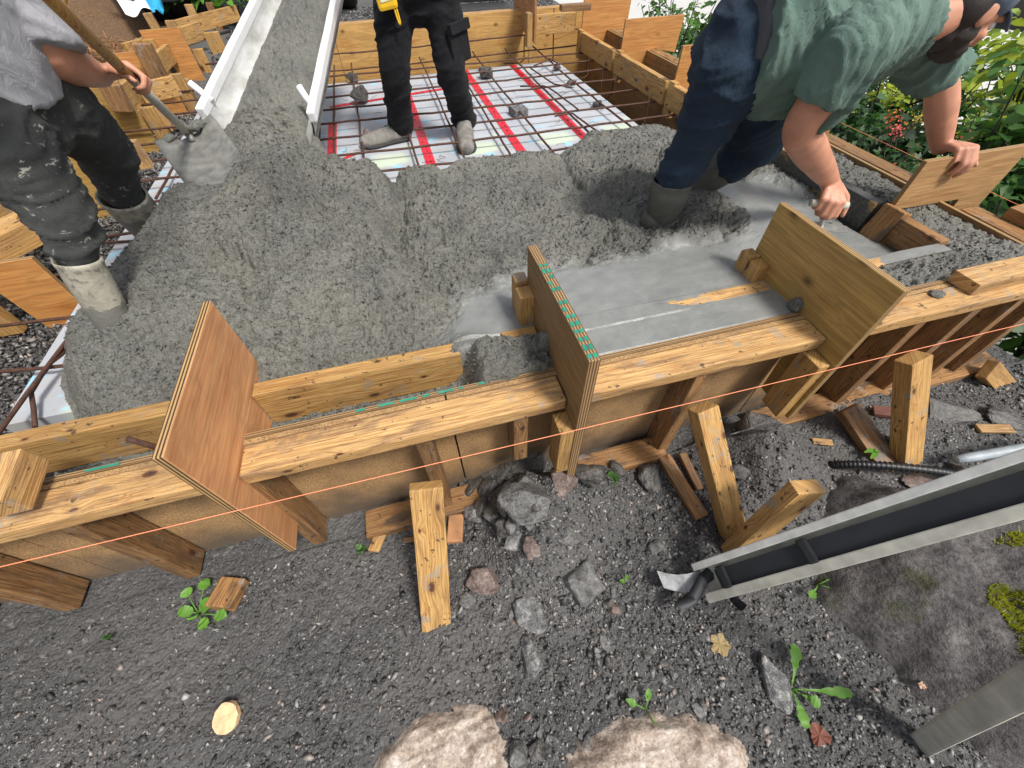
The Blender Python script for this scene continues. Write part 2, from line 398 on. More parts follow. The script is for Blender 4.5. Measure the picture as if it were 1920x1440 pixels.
STRAP = simple('black_webbing', (.012, .014, .018), .55, var=.35, scale=14, bump=.05)
YELLOW = simple('yellow_plastic', (.80, .48, .02), .35, var=.1)
STRING = simple('orange_mason_line', (.80, .27, .14), .6, var=.1)
GREENP = simple('green_paint', (.02, .23, .16), .6, var=.3)
HANDLE = wood_mat('smooth_handle_wood', (.62, .36, .10), (.48, .25, .06), mud=.12, knotty=0)
HANDLE_G = simple('cement_grey_handle', (.40, .38, .33), .6, var=.25, scale=20)
STEEL_MUD = simple('cement_coated_steel', (.17, .17, .155), .5, var=.35, scale=25, bump=.3)
TYRE = simple('tyre_rubber', (.014, .014, .014), .8, scale=50)
TRUCK = simple('dark_truck_paint', (.05, .052, .055), .5, .2)

def rock_mat(name, c1, c2, c3, scale=18, wet=.0):
    s = NT(name); o = s.mapped(s.obj(), jitter=True); a = s.noise(o, scale, 6, .7, .4); b = s.noise(o, scale * 6, 4, .7); c = s.noise(o, scale * .3, 3)
    col = s.ramp(a, [(.3, c1), (.5, c2), (.7, c3)])
    col = s.mix(s.ramp(b, [(.35, .55), (.55, 0)]), col, c1, 'MULTIPLY')
    col = s.mix(s.math('MULTIPLY', s.ramp(b, [(.62, 0), (.7, 1)]), .6), col, tuple(min(1, x * 1.7) for x in c3))
    s.bump(s.math('ADD', a, b), .6, .006); return s.fin(col, .62 - wet)
R_GREY = rock_mat('grey_granite', (.045, .045, .045), (.13, .128, .125), (.24, .235, .23))
R_DARK = rock_mat('dark_damp_rock', (.025, .025, .025), (.075, .07, .065), (.15, .14, .13), wet=.25)
R_WHITE = rock_mat('speckled_granite', (.03, .03, .033), (.15, .15, .15), (.42, .415, .41), 46)
R_PINK = rock_mat('pinkish_granite', (.06, .042, .036), (.16, .115, .10), (.26, .21, .19))
R_FLAT = rock_mat('pale_bedrock', (.16, .115, .085), (.42, .34, .28), (.60, .55, .50), 16)
def ground_mat():
    s = NT('dark_gravel_soil'); o = s.obj()
    v = s.voro(o, 95); vc = s.sep(s.voro(o, 95, out='Color'))[0]; b = s.noise(o, 2.2, 5, .6); f = s.noise(o, 240, 4, .7)
    col = s.ramp(f, [(.3, (.030, .030, .031)), (.55, (.088, .087, .088)), (.75, (.16, .158, .158))])
    col = s.mix(s.ramp(vc, [(.86, 0), (.95, .8)]), col, (.17, .165, .16))
    col = s.mix(s.math('MULTIPLY', s.ramp(b, [(.42, 0), (.62, 1)]), .65), col, (.135, .13, .127))
    s.bump(s.math('ADD', s.math('MULTIPLY', v, -1.2), s.math('MULTIPLY', f, .8)), .9, .008)
    return s.fin(col, .7)
GROUND = ground_mat()
def chip_mat():
    s = NT('gravel_chips'); g = s.n('NewGeometry').outputs['Random Per Island']; o = s.obj(); f = s.noise(o, 300, 3, .7)
    col = s.ramp(g, [(0, (.030, .030, .031)), (.45, (.075, .074, .073)), (.75, (.15, .148, .145)), (.9, (.27, .265, .26)), (.97, (.28, .22, .19)), (1, (.42, .41, .40))])
    col = s.mix(.5, col, s.ramp(f, [(.3, .45), (.7, 1.3)]), 'MULTIPLY')
    return s.fin(col, .5)
CHIPS = chip_mat()
def leaf_mat(name, c1, c2, trans=.35):
    s = NT(name); g = s.n('NewGeometry').outputs['Random Per Island']
    col = s.ramp(g, [(0, c1), (1, c2)])
    s.fin(col, .5); t = s.n('BsdfTranslucent'); s.l(s.mix(.3, col, tuple(min(1, c * 1.6) for c in c2)), t.inputs[0])
    mx = s.n('MixShader'); mx.inputs[0].default_value = trans; s.l(s.b.outputs[0], mx.inputs[1]); s.l(t.outputs[0], mx.inputs[2]); s.l(mx.outputs[0], s.out.inputs[0])
    return s.m
LEAF_D = leaf_mat('dark_green_leaf', (.015, .045, .012), (.05, .13, .03))
LEAF_M = leaf_mat('mid_green_leaf', (.03, .09, .018), (.10, .23, .04))
LEAF_Y = leaf_mat('sunlit_yellow_green_leaf', (.16, .26, .02), (.42, .50, .05))  # yellow-green leaves, with sun patches put into the colour as extra brightness
LEAF_W = leaf_mat('fresh_weed_leaf', (.10, .26, .03), (.20, .42, .06))
PETAL = leaf_mat('pink_petal', (.60, .05, .09), (.75, .22, .12))
BARK = simple('dark_bark', (.035, .028, .022), .9, scale=40, bump=.5)

# ------------------------------------------------------------------ ground
MOUNDS = [(.20, .52, .23, .15, .20), (1.10, .50, .17, .16, .22), (.45, .52, .10, .10, .12), (1.75, .45, .06, .25, .2)]
def ground_h(x, y):
    x = np.asarray(x, float); y = np.asarray(y, float)
    z = -.545 + .018 * fbm(x * 2.1, y * 2.1, 3) + .012 * fbm(x * 7, y * 7, 5)
    for mx, my, a, sx, sy in MOUNDS: z = z + a * np.exp(-((x - mx) / sx) ** 2 - ((y - my) / sy) ** 2) * (1 + .35 * fbm(x * 9, y * 9, 21))
    z = z - .05 * smooth(-.1, -.9, y)
    z = np.where(y > .62, np.minimum(z, -.56), z)
    out = np.maximum(smooth(5.3, 5.7, y), smooth(-2.2, -2.7, x))              # made-up ground behind and left of the forms
    z = z * (1 - out) + out * (-.12 + .03 * fbm(x * 3, y * 3, 8))
    bank = smooth(-2.35, -5.5, x) * smooth(2.0, 5.0, y)
    z = z + bank * (1.0 + .2 * fbm(x * 1.1, y * 1.1, 12))
    z = z - smooth(2.45, 4.0, x) * smooth(.2, .9, y) * (.5 + .1 * fbm(x, y, 31)) - 2.6 * smooth(2.7, 4.2, x) * smooth(-2.0, .5, y)
    return z
def sheet(name, x0, x1, y0, y1, step, hf, mat):
    nx = int((x1 - x0) / step) + 1; ny = int((y1 - y0) / step) + 1
    X, Y = np.meshgrid(np.linspace(x0, x1, nx), np.linspace(y0, y1, ny)); Z = hf(X, Y)
    idx = np.arange(nx * ny).reshape(ny, nx)
    F = np.stack([idx[:-1, :-1], idx[:-1, 1:], idx[1:, 1:], idx[1:, :-1]], -1).reshape(-1, 4)
    return mkobj(name, from_np(name, np.stack([X, Y, Z], -1).reshape(-1, 3), F, True), mat)
def near_h(x, y):
    f1, f2, i = worley(x * 38, y * 38, 4); g1, g2, j = worley(x * 90, y * 90, 9)
    amp = np.clip(.75 + .6 * fbm(x * 2.2, y * 2.2, 40), .25, 1.3)
    return ground_h(x, y) + amp * (.011 * (i - .3) * smooth(0, .22, f2 - f1) + .005 * (j - .3) * smooth(0, .3, g2 - g1)) + .004 * fbm(x * 60, y * 60, 2, 2)
g = sheet('ground', -2.6, 3.2, -.95, .75, .0065, near_h, GROUND); tag(g, kind='structure')
def far_h(x, y):
    m = (x > -2.55) & (x < 3.15) & (y > -.9) & (y < .7)
    return ground_h(x, y) - np.where(m, .12, .006)
g = sheet('terrain', -14, 22, -6, 26, .14, far_h, GROUND); tag(g, kind='structure')
pv = sheet('bright_gap_sheet', 3.2, 30, -4, 30, .8, lambda x, y: -1.25 - .10 * (x - 3) + .0 * y, simple('bright_gap_fill', (.50, .495, .48), .7, var=.06, scale=.6, bump=0)); tag(pv, kind='structure')  # added pale sheet, its colour stands in for bright gaps behind the leaves

# ------------------------------------------------------------------ foam boards, tape
FZ = -.2
fx = [-1.5, -1.02, -.425, .197, .805, 1.287, 1.75]
fy = [1.18, 2.02, 4.77]
fd = {(0, 0): 'white foam board at near left corner of the slab beside bare gravel', (0, 1): 'long white foam board along left edge beneath the shovel and chute',
      (1, 0): 'white foam board mostly buried under the concrete heap behind the left plywood plate', (1, 1): 'white foam board under the chute end with a red taped seam on its right',
      (2, 0): 'white foam board wholly covered by the middle of the concrete heap', (2, 1): 'yellow-tinged white foam board left of the person in black trousers',
      (3, 0): 'white foam board buried under wet concrete behind the middle plywood plate', (3, 1): 'white foam board under the right foot of the person in black trousers',
      (4, 0): 'white foam board buried under concrete by the kneeling worker', (4, 1): 'white foam board between the two rightmost red tapes with a grey paver on it',
      (5, 0): 'white foam board buried under smooth concrete at the right form', (5, 1): 'white foam board along the right form beneath bent rebar'}
for i in range(6):
    for j in range(2):
        if j == 0 and i not in (0, 1): continue
        w = fx[i + 1] - fx[i] - .004; h = fy[j + 1] - fy[j] - .004
        o = mkobj('foam_board', box_mesh('foam_board', w, h, .05, .002, 0), FOAM, None, Matrix.Translation(((fx[i] + fx[i + 1]) / 2, (fy[j] + fy[j + 1]) / 2, FZ - .025)))
        tag(o, fd[(i, j)], 'foam board', 'white foam boards under the rebar')
def tape(label, a, b, w=.062, marks=True):
    t = thing('seam_tape', label, 'tape', a, 'red tapes over the foam seams')
    board('tape_strip', a, b, w, .0016, (0, 0, 1), TAPE, t, bev=0, wav=.0004)
    a = Vector(a); b = Vector(b); d = (b - a); L = d.length; d /= L; n = Vector((-d.y, d.x, 0)); parts = []
    k = 0; s = .04
    bm = bmesh.new()
    while s < L - .04 and marks:
        c = a + d * s + n * random.uniform(-.012, .012); l = random.choice((.012, .02, .03)); ww = random.choice((.008, .014))
        q = [bm.verts.new(c + d * u * l + n * v * ww + Vector((0, 0, .0014))) for u, v in ((-.5, -.5), (.5, -.5), (.5, .5), (-.5, .5))]
        bm.faces.new(q); s += random.uniform(.05, .11)
    if marks: tag(mkobj('tape_print', from_bm('tape_print', bm), TAPE_MARK, t), kind='stuff')
tz = FZ + .003
tape('red tape seam running under the feet of the person in black trousers', (.197, 1.9, tz), (.197, 4.77, tz))
tape('red tape seam just right of the person in black trousers', (.805, 2.0, tz), (.805, 4.77, tz))
tape('rightmost red tape seam on the white foam boards', (1.287, 2.2, tz), (1.287, 4.77, tz))
tape('red tape seam beside the lower end of the white chute', (-.425, 2.4, tz), (-.425, 3.75, tz))
tape('short red tape across the foam by the tan boots on the left', (-1.49, 2.02, tz + .001), (-1.02, 2.04, tz + .001), .055)
tape('thin red tape across the foam at the far end behind the standing legs', (-.45, 4.1, tz + .001), (.62, 4.28, tz + .001), .045)
tape('small slanting red tape scrap near the chute end', (-.42, 2.98, tz + .001), (-.25, 3.1, tz + .001), .03, False)

# ------------------------------------------------------------------ near formwork wall
FRM = Matrix.Identity(4)
def YZ(x, y=0, z=0):   # local xy -> world YZ
    return Matrix(((0, 0, 1, x), (1, 0, 0, y), (0, 1, 0, z), (0, 0, 0, 1)))
def XZ(y, x=0, z=0):
    return Matrix(((1, 0, 0, x), (0, 0, -1, y), (0, 1, 0, z), (0, 0, 0, 1)))
wall = thing('formwork_wall', 'long near timber formwork wall with flat top plank holding back the wet concrete', 'formwork', (0, .68, -.55))
for a, b in ((-2.4, -1.25), (-1.245, -.02), (-.015, 1.20), (1.205, 2.45)):
    for y, zz in ((.728, -.003), (.7465, -.001)):
        prism('face_panel', [(a, -.56), (b, -.56), (b, zz), (a, zz)], .0165, FACE if y < .73 else P_DULL, wall, XZ(y))
for a, b in ((-2.4, -.588), (-.560, .314), (.350, 1.188), (1.216, 2.5)):
    board('top_plank', (a, .668, -.0225), (b, .668, -.0225), .096, .045, (0, 0, 1), W_FRESH, wall, bev=.006)
bm = bmesh.new()
def dash(y, x0, x1, z=.0012):
    q = [bm.verts.new(p) for p in ((x0, y - .004, z), (x1, y - .004, z), (x1, y + .004, z), (x0, y + .004, z))]; bm.faces.new(q)
dash(.7465, -.945, -.865)
x = -.27
while x < .13: dash(.7465, x, x + random.uniform(.012, .05), .0012); x += random.uniform(.045, .065)
tag(mkobj('paint_mark', from_bm('paint_mark', bm), GREENP, wall), kind='stuff')
for sx, up in ((-1.62, 0), (-1.35, 0), (-.985, 0), (-.565, 0), (-.105, 0), (.775, 0), (1.62, 1), (1.87, 1), (2.08, 1), (2.26, 1)):
    top = -.047; bot = -.545
    w, h = (.09, .040)
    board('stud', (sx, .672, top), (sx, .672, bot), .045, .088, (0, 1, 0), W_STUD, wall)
for a, b in ((-.40, .23), (.42, .78), (1.20, 1.66), (1.66, 2.5)):
    board('sole_plate', (a, .645, -.535), (b, .645, -.535), .10, .04, (0, 0, 1), W_MUD, wall)
# studs on the flat that show beside the plates

board('stud', (.18, .672, -.047), (.18, .672, -.30), .045, .088, (0, 1, 0), W_STUD, wall)

# ------------------------------------------------------------------ plywood plates that straddle the forms
def plate_near(label, x, mat, pts, cleats=(), t=.022):
    o = thing('plywood_plate', label, 'plywood plate', (x, .67, -.5), 'plywood plates across the near formwork')
    prism('sheet', pts, t, mat, o, YZ(x))
    for a, b, w, h, up in cleats: board('cleat', a, b, w, h, up, W_GOLD, o)
    return o
PL = [(.545, -.35), (.70, -.35), (.714, -.012), (.76, -.12), (1.03, -.14), (1.03, .24), (.545, .24)]
PX1, PX2, PX3 = -.574, .332, 1.202
plate_near('reddish plywood plate standing across the form at lower left', PX1, P_RED, PL,
           [((PX1 - .034, .975, .06), (PX1 - .034, .975, -.2), .045, .05, (0, 1, 0))])
pl2 = plate_near('dull brown plywood plate with green marked top edge amid the near form', PX2, P_DULL, PL,
           [((PX2 - .035, .585, -.06), (PX2 - .035, .585, -.30), .045, .075, (0, 1, 0)), ((PX2 - .036, .985, .11), (PX2 - .036, .985, -.16), .048, .06, (0, 1, 0)), ((PX2 - .036, 1.045, .125), (PX2 - .036, 1.045, -.16), .045, .05, (0, 1, 0))], .030)
bm = bmesh.new(); y = .56
while y < .93:
    l = random.uniform(.012, .022)
    for xx in (PX2 - .008, PX2 + .006):
        if random.random() < .8:
            q = [bm.verts.new((xx + u * .005, y + v * l, .2413)) for u, v in ((-1, -.5), (1, -.5), (1, .5), (-1, .5))]; bm.faces.new(q)
    y += .028
tag(mkobj('paint_mark', from_bm('paint_mark', bm), GREENP, pl2), kind='stuff')
plate_near('large yellow plywood plate at right beside the kneeling worker', PX3, P_YEL, PL,
           [((PX3 - .034, .60, -.06), (PX3 - .034, .60, -.34), .045, .085, (0, 1, 0)),
            ((PX3 - .036, .965, .055), (PX3 - .036, .965, -.2), .05, .055, (0, 1, 0)), ((PX3 - .036, 1.02, .065), (PX3 - .036, 1.02, -.2), .045, .05, (0, 1, 0))])
# inner hanging form boards
def inner(label, a, b, h=.145, t=.052, mat=W_GOLD, grp='inner form boards hung along the near formwork'):
    a = Vector(a); b = Vector(b)
    o = board('inner_form_board', a, b, t, h, (0, 0, 1), mat, None, bev=.005); return tag(o, label, 'form board', grp)
inner('long pale inner board from the left edge to the reddish plate', (-2.3, .908, -.068), (-.588, .908, -.068))
inner('pale inner board right of the reddish plate with its far end smeared in concrete', (-.560, .908, -.068), (.055, .906, -.068))
inner('short inner board stub showing left of the dull brown plate', (.20, .908, -.066), (.314, .908, -.066))
inner('inner board flush with smooth concrete between the dull and yellow plates', (.350, .908, -.0755), (1.188, .908, -.0755), mat=W_FRESH)
inner('concrete smeared inner board right of the yellow plate', (1.216, .908, -.0755), (2.0, .908, -.0755), mat=W_FRESH)

# ------------------------------------------------------------------ right formwork wall
rw = thing('formwork_wall', 'right timber formwork wall running away along the shrubs', 'formwork', (2.32, 3, -.5))
for a, b in ((.76, 1.9), (1.905, 3.1), (3.105, 4.3), (4.305, 5.27)):
    prism('face_panel', [(a, -.62), (b, -.62), (b, -.003), (a, -.003)], .018, P_BROWN, rw, YZ(2.299))
for a, b in ((.86, 1.12), (1.28, 2.02), (2.06, 3.06), (3.10, 3.98), (4.02, 5.25)):
    board('top_plank', (2.358, a, -.0225), (2.358, b, -.0225), .092, .045, (0, 0, 1), W_MUD, rw, bev=.006)
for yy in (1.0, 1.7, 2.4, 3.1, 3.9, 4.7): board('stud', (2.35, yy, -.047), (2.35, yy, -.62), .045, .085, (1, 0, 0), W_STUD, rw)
o = board('loose_lumber', (2.50, .40, .022), (2.44, 1.02, .024), .09, .045, (0, 0, 1), W_MUD); tag(o, 'short muddy lumber lying outside the corner at the right edge', 'lumber')
o = board('loose_lumber', (1.80, .70, .0235), (2.45, .70, .0235), .09, .045, (0, 0, 1), W_FRESH); tag(o, 'lumber with dark wet cut end lying on the near top plank at right', 'lumber')
def coated_mat():
    s = NT('cement_coated_lumber'); o = s.obj(); a = s.noise(o, 5, 5, .65); b = s.noise(o, 70, 4, .6); g = s.noise(s.mapped(o, (4, 60, 60)), 1, 4)
    tan = s.ramp(g, [(.3, (.20, .12, .045)), (.7, (.38, .25, .10))]); cem = s.ramp(b, [(.3, (.035, .035, .032)), (.7, (.10, .10, .092))])
    s.bump(b, .3, .003); return s.fin(s.mix(s.ramp(a, [(.56, 0), (.60, 1)]), cem, tan), .5)
COATED = coated_mat()
def rinner(label, y0, y1, mat=W_GOLD, x=2.015, h=.145):
    return inner(label, (x, y0, -.066), (x, y1, -.066), h, .05, mat, 'inner form boards hung along the right formwork')
rinner('inner board stub with concrete smears left of the hand-held plate', .937, 1.20, W_MUD)
rinner('dark concrete coated inner board under the kneeling worker arm', 1.25, 2.03, COATED)
rinner('inner board behind the kneeling worker knee', 2.07, 3.07)
rinner('inner board hung before the orange plate at right rear', 3.11, 3.98)
rinner('inner board hung deepest in the far right corner', 4.03, 4.82)
def plate_right(label, y, x0, x1, z0, z1, mat, cl=True):
    o = thing('plywood_plate', label, 'plywood plate', (x0, y, 0), 'plywood plates across the right formwork')
    prism('sheet', [(x0, -.13), (x0 + .30, -.13), (x0 + .32, z0), (x1, z0 - .04), (x1 + .015, z1), (x0, z1)], .018, mat, o, XZ(y))
    if cl: board('cleat', (x0 - .022, y - .045, .02), (x0 - .022, y - .045, -.20), .042, .075, (0, 1, 0), W_GOLD, o)
    return o
plate_right('orange plywood plate half hidden behind the kneeling worker arm', 2.05, 2.04, 2.46, .0, .105, P_ORG)
plate_right('narrow plywood plate edge just left of the jeans', 3.09, 2.04, 2.5, .0, .21, P_ORG)
plate_right('broad orange plywood plate in front of the shrubs left of the worker back', 4.0, 2.045, 2.57, .0, .21, P_ORG)
plate_right('rear orange plywood plate cut by the top of the photo', 4.85, 2.02, 2.5, .0, .34, P_ORG)
# the plate under the worker's hand
hp = thing('plywood_plate', 'oak-grained plywood plate held upright by the kneeling worker hand', 'plywood plate', (2.06, 1.24, 0))
prism('sheet', [(2.03, -.005), (2.41, -.012), (2.42, -.09), (2.585, -.09), (2.585, .197), (2.03, .197)], .02, ply_mat('oak_grained_plywood', (.46, .27, .115), (.25, .12, .045), wet=.05, knotty=0, swirl=1.2, gs=(2.2, 22, 22)), hp, XZ(1.21))
board('cleat', (2.02, 1.172, .02), (1.985, 1.172, -.115), .05, .10, (0, 1, 0), W_MUD, hp)

# ------------------------------------------------------------------ back wall
bw = thing('formwork_wall', 'sunlit plywood back wall of the slab behind the standing person', 'formwork', (.3, 5.25, -.5))
for a, b in ((-.95, -.34), (-.335, .88), (.885, 1.60), (1.605, 2.29)):
    prism('face_panel', [(a, -.62), (b, -.62), (b, .128), (a, .128)], .018, P_WALL, bw, XZ(5.26))
board('top_plank', (-.95, 5.32, .105), (2.3, 5.32, .105), .09, .045, (0, 0, 1), W_FRESH, bw)
for xx in (-.3, .6, 1.5): board('stud', (xx, 5.33, .08), (xx, 5.33, -.3), .045, .085, (0, 1, 0), W_STUD, bw)
bp = thing('plywood_plate', 'dark plywood plate on edge across the back wall', 'plywood plate', (1.5, 5.0, 0))
prism('sheet', [(4.82, -.06), (5.55, .0), (5.55, .40), (4.82, .40)], .02, P_RED, bp, YZ(1.535))
board('cleat', (1.47, 4.83, .17), (1.47, 4.83, -.08), .05, .08, (0, 1, 0), W_GOLD, bp)
o = inner('inner board hung before the back wall at its right end', (1.56, 4.93, .06), (1.98, 4.93, .06), .15, .045, W_GOLD, 'inner form boards of the back wall')
o = board('loose_lumber', (1.74, 4.72, .20), (2.02, 4.70, .20), .09, .045, (0, 0, 1), W_STUD); tag(o, 'short grey lumber laid on top near the far right corner', 'lumber')

# ------------------------------------------------------------------ left formwork
lw = thing('formwork_wall', 'left timber formwork wall behind the shovel and the bending arm', 'formwork', (-2.2, 4, -.5))
for a, b in ((.8, 2.0), (2.005, 3.2), (3.205, 4.4), (4.405, 5.7)):
    prism('face_panel', [(a, -.62), (b, -.62), (b, -.05), (a, -.05)], .018, P_ORG, lw, YZ(-2.16))
for a, b in ((.8, 1.85), (1.9, 2.9), (2.95, 3.84), (3.89, 4.7), (4.75, 5.8)):
    board('top_plank', (-2.22, a, -.03), (-2.22, b, -.03), .09, .045, (0, 0, 1), W_GOLD, lw)
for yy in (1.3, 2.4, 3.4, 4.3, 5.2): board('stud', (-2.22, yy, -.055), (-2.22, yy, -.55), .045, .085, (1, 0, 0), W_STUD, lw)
LB = {1.87: 'orange plywood plate low at the left edge beside the tan boots', 2.9: 'plywood plate hidden behind the bending worker legs', 3.86: 'brown plywood plate standing right under the bending forearm', 4.71: 'plywood plate with a long edge just above the gripping hand', 5.58: 'farthest left plywood plate next to the chute'}
for yy, lab in LB.items():
    o = thing('plywood_plate', lab, 'plywood plate', (-1.7, yy, 0), 'plywood plates across the left formwork')
    x0 = -1.7 if yy > 2 else -1.50
    z1 = .145 if yy > 2 else .02
    xl_ = x0 - (.56 if yy < 3 else .34)
    prism('sheet', [(xl_, -.10), (x0 - .22, -.10), (x0 - .2, -.31), (x0, -.31), (x0, z1), (xl_, z1)], .02, P_ORG if yy < 2.5 or yy > 4 else P_YEL, o, XZ(yy))
    board('cleat', (x0 + .045, yy + .05, z1 - .17), (x0 + .045, yy + .05, -.34), .09, .045, (0, 1, 0), W_GOLD, o)
    board('cleat', (x0 - .30, yy - .035, z1 - .06), (x0 - .30, yy - .035, -.28), .09, .042, (0, 1, 0), W_GOLD, o)
for y0, y1, lab in ((1.0, 1.85, 'inner board low at the left edge behind the near boot'), (1.90, 2.88, 'inner board behind the bending worker thighs'), (2.93, 3.84, 'inner board left of the brown plate under the forearm'), (3.89, 4.69, 'inner board between the plates behind the gripping hand'), (4.74, 5.56, 'inner board at the far end of the left form')):
    inner(lab, (-1.90, y0, -.03), (-1.88, y1, -.03), .14, .045, W_GOLD, 'inner form boards hung along the left formwork')
def lb(label, p, q, z, w, h, mat=W_GOLD, up=(0, 0, 1), zq=None):
    o = board('brace_board', PZ(*p, z), PZ(*q, z if zq is None else zq), w, h, up, mat); return tag(o, label, 'lumber', 'loose brace boards of the left formwork')
lb('pale brace board set on edge under the bending forearm', (118, 208), (207, 190), .02, .045, .11)
lb('pale brace board above the shovel shaft near the hand', (262, 175), (332, 160), .02, .045, .12)
lb('upper brace board on edge left of the chute top', (240, 100), (378, 57), .02, .045, .14)
lb('brace board behind, reaching the chute rim', (320, 58), (445, 24), .02, .045, .14)
for p, q, lab in (((276, 24), (297, 60), 'leftmost upright stake behind the left form'), ((318, 38), (330, 66), 'second short upright stake behind the left form'), ((353, 8), (366, 40), 'tall upright stake behind the brace boards'), ((392, 4), (400, 30), 'dark upright stake nearest the chute top')):
    a = PZ(*q, .0); b = PY(*p, a.y)
    o = board('stake', a - Vector((0, 0, .2)), b, .085, .04, (0, 1, 0), W_FRESH if 'dark' not in lab else W_STUD); tag(o, lab, 'stake', 'stakes behind the left formwork')
def ub(label, top, bot, y, w, h=.05, mat=W_FRESH):
    o = board('cleat_block', PY(*top, y), PY(*bot, y), w, h, (0, -1, 0), mat); return tag(o, label, 'lumber block', 'upright blocks nailed along the left formwork')
ub('pale upright block just above the shovel socket', (279, 203), (307, 247), 3.95, .15)
ub('short pale block by the chute handle', (337, 146), (351, 186), 4.9, .13)
ub('large pale block between the far boot and the shovel', (224, 266), (259, 316), 3.1, .17)
ub('greenish upright block beside the bent far thigh', (169, 222), (207, 262), 3.25, .12, mat=W_STUD)
ub('brown upright stud above the gripping hand', (265, 82), (299, 146), 4.62, .13, mat=W_STUD)
ub('brown upright stud under the bending forearm', (205, 158), (231, 208), 3.8, .12, mat=W_STUD)
ub('upright board standing close to the chute rim', (395, 60), (420, 112), 6.0, .14, mat=W_GOLD)
o = board('lumber_block', PZ(-30, 470, -.02), PZ(85, 412, .0), .16, .10, (0, 0, 1), W_GOLD); tag(o, 'pale lumber block at the left edge beside the black trousers', 'lumber block')

# ------------------------------------------------------------------ kickers and stakes outside the near wall
def kick(label, top, bot, w=.092, h=.042, up=(0, -1, .6), mat=W_GOLD, sink=.05):
    top = Vector(top); bot = Vector(bot); d = (bot - top).normalized()
    o = board('kicker', top, bot + d * sink, w, h, up, mat, bev=.005); return tag(o, label, 'lumber brace', 'timber kickers bracing the near formwork')
kick('upright pale kicker below the string left of the rock pile', (-.122, .535, -.125), (-.20, .285, -.54))
kick('slanting pale kicker just right of centre in front of the plates', (.765, .565, -.135), (.855, .262, -.535), .075, .06)
kick('stout pale kicker at right beside the black corrugated pipe', (1.53, .535, -.105), (1.66, .315, -.54), .085, .06)
kick('pale kicker at the right edge leaning under the form', PY(1850, 692, .58), PY(1935, 790, .40), .09, .042)
kick('muddy kicker plank lying under the yellow plate', PY(1588, 765, .56), PZ(1660, 872, -.53), .085, .045, mat=W_MUD)
kick('short muddy kicker plank under the middle of the form', PY(1243, 858, .60), PZ(1300, 948, -.54), .05, .04, mat=W_STUD)
kick('thin broken lath beside the short muddy kicker', PY(1278, 850, .59), PZ(1300, 895, -.53), .03, .02, mat=W_STUD)
sb = PZ(1392, 1030, -.54); st_ = PY(1515, 912, .25)
o = board('stake', sb - Vector((.03, 0, .05)), st_, .09, .045, (0, -1, 1), W_GOLD, bev=.005); tag(o, 'leaning stake with splintered sawn end in front of the aluminium rail', 'stake')
o = board('stake', PZ(0, 955, .06), PZ(38, 858, .075), .07, .075, (0, 0, 1), W_FRESH); tag(o, 'stub of lumber standing on the top plank at the left edge', 'lumber block')
o = board('stake', PZ(1860, 345+40, -.02), PZ(1862, 386, -.2), .01, .01, (1, 0, 0), W_MUD) if False else None

# ------------------------------------------------------------------ fresh concrete
EDGE = [(-1.13, .60), (-1.17, .95), (-1.20, 1.08), (-1.31, 1.33), (-1.33, 1.6), (-1.22, 1.98), (-1.08, 2.35), (-1.0, 2.62), (-1.0, 2.9), (-.72, 3.0), (-.48, 2.80), (-.36, 2.52),
        (-.16, 2.33), (.1, 2.35), (.46, 2.35), (.83, 2.45), (1.10, 2.64), (1.40, 2.68), (1.74, 2.62), (2.30, 2.62), (2.30, .60)]
SMOOTH_PX = [(820, 640), (860, 558), (1000, 500), (1150, 478), (1300, 446), (1395, 436), (1408, 418), (1385, 385), (1330, 348), (1280, 338), (1430, 300), (1470, 300), (1800, 470), (1500, 620), (1000, 690)]
SM = [tuple(PZ(*p, -.005))[:2] for p in SMOOTH_PX]
LED_SM = [(.42, .80), (.42, .90), (1.75, .90), (1.75, .80)]
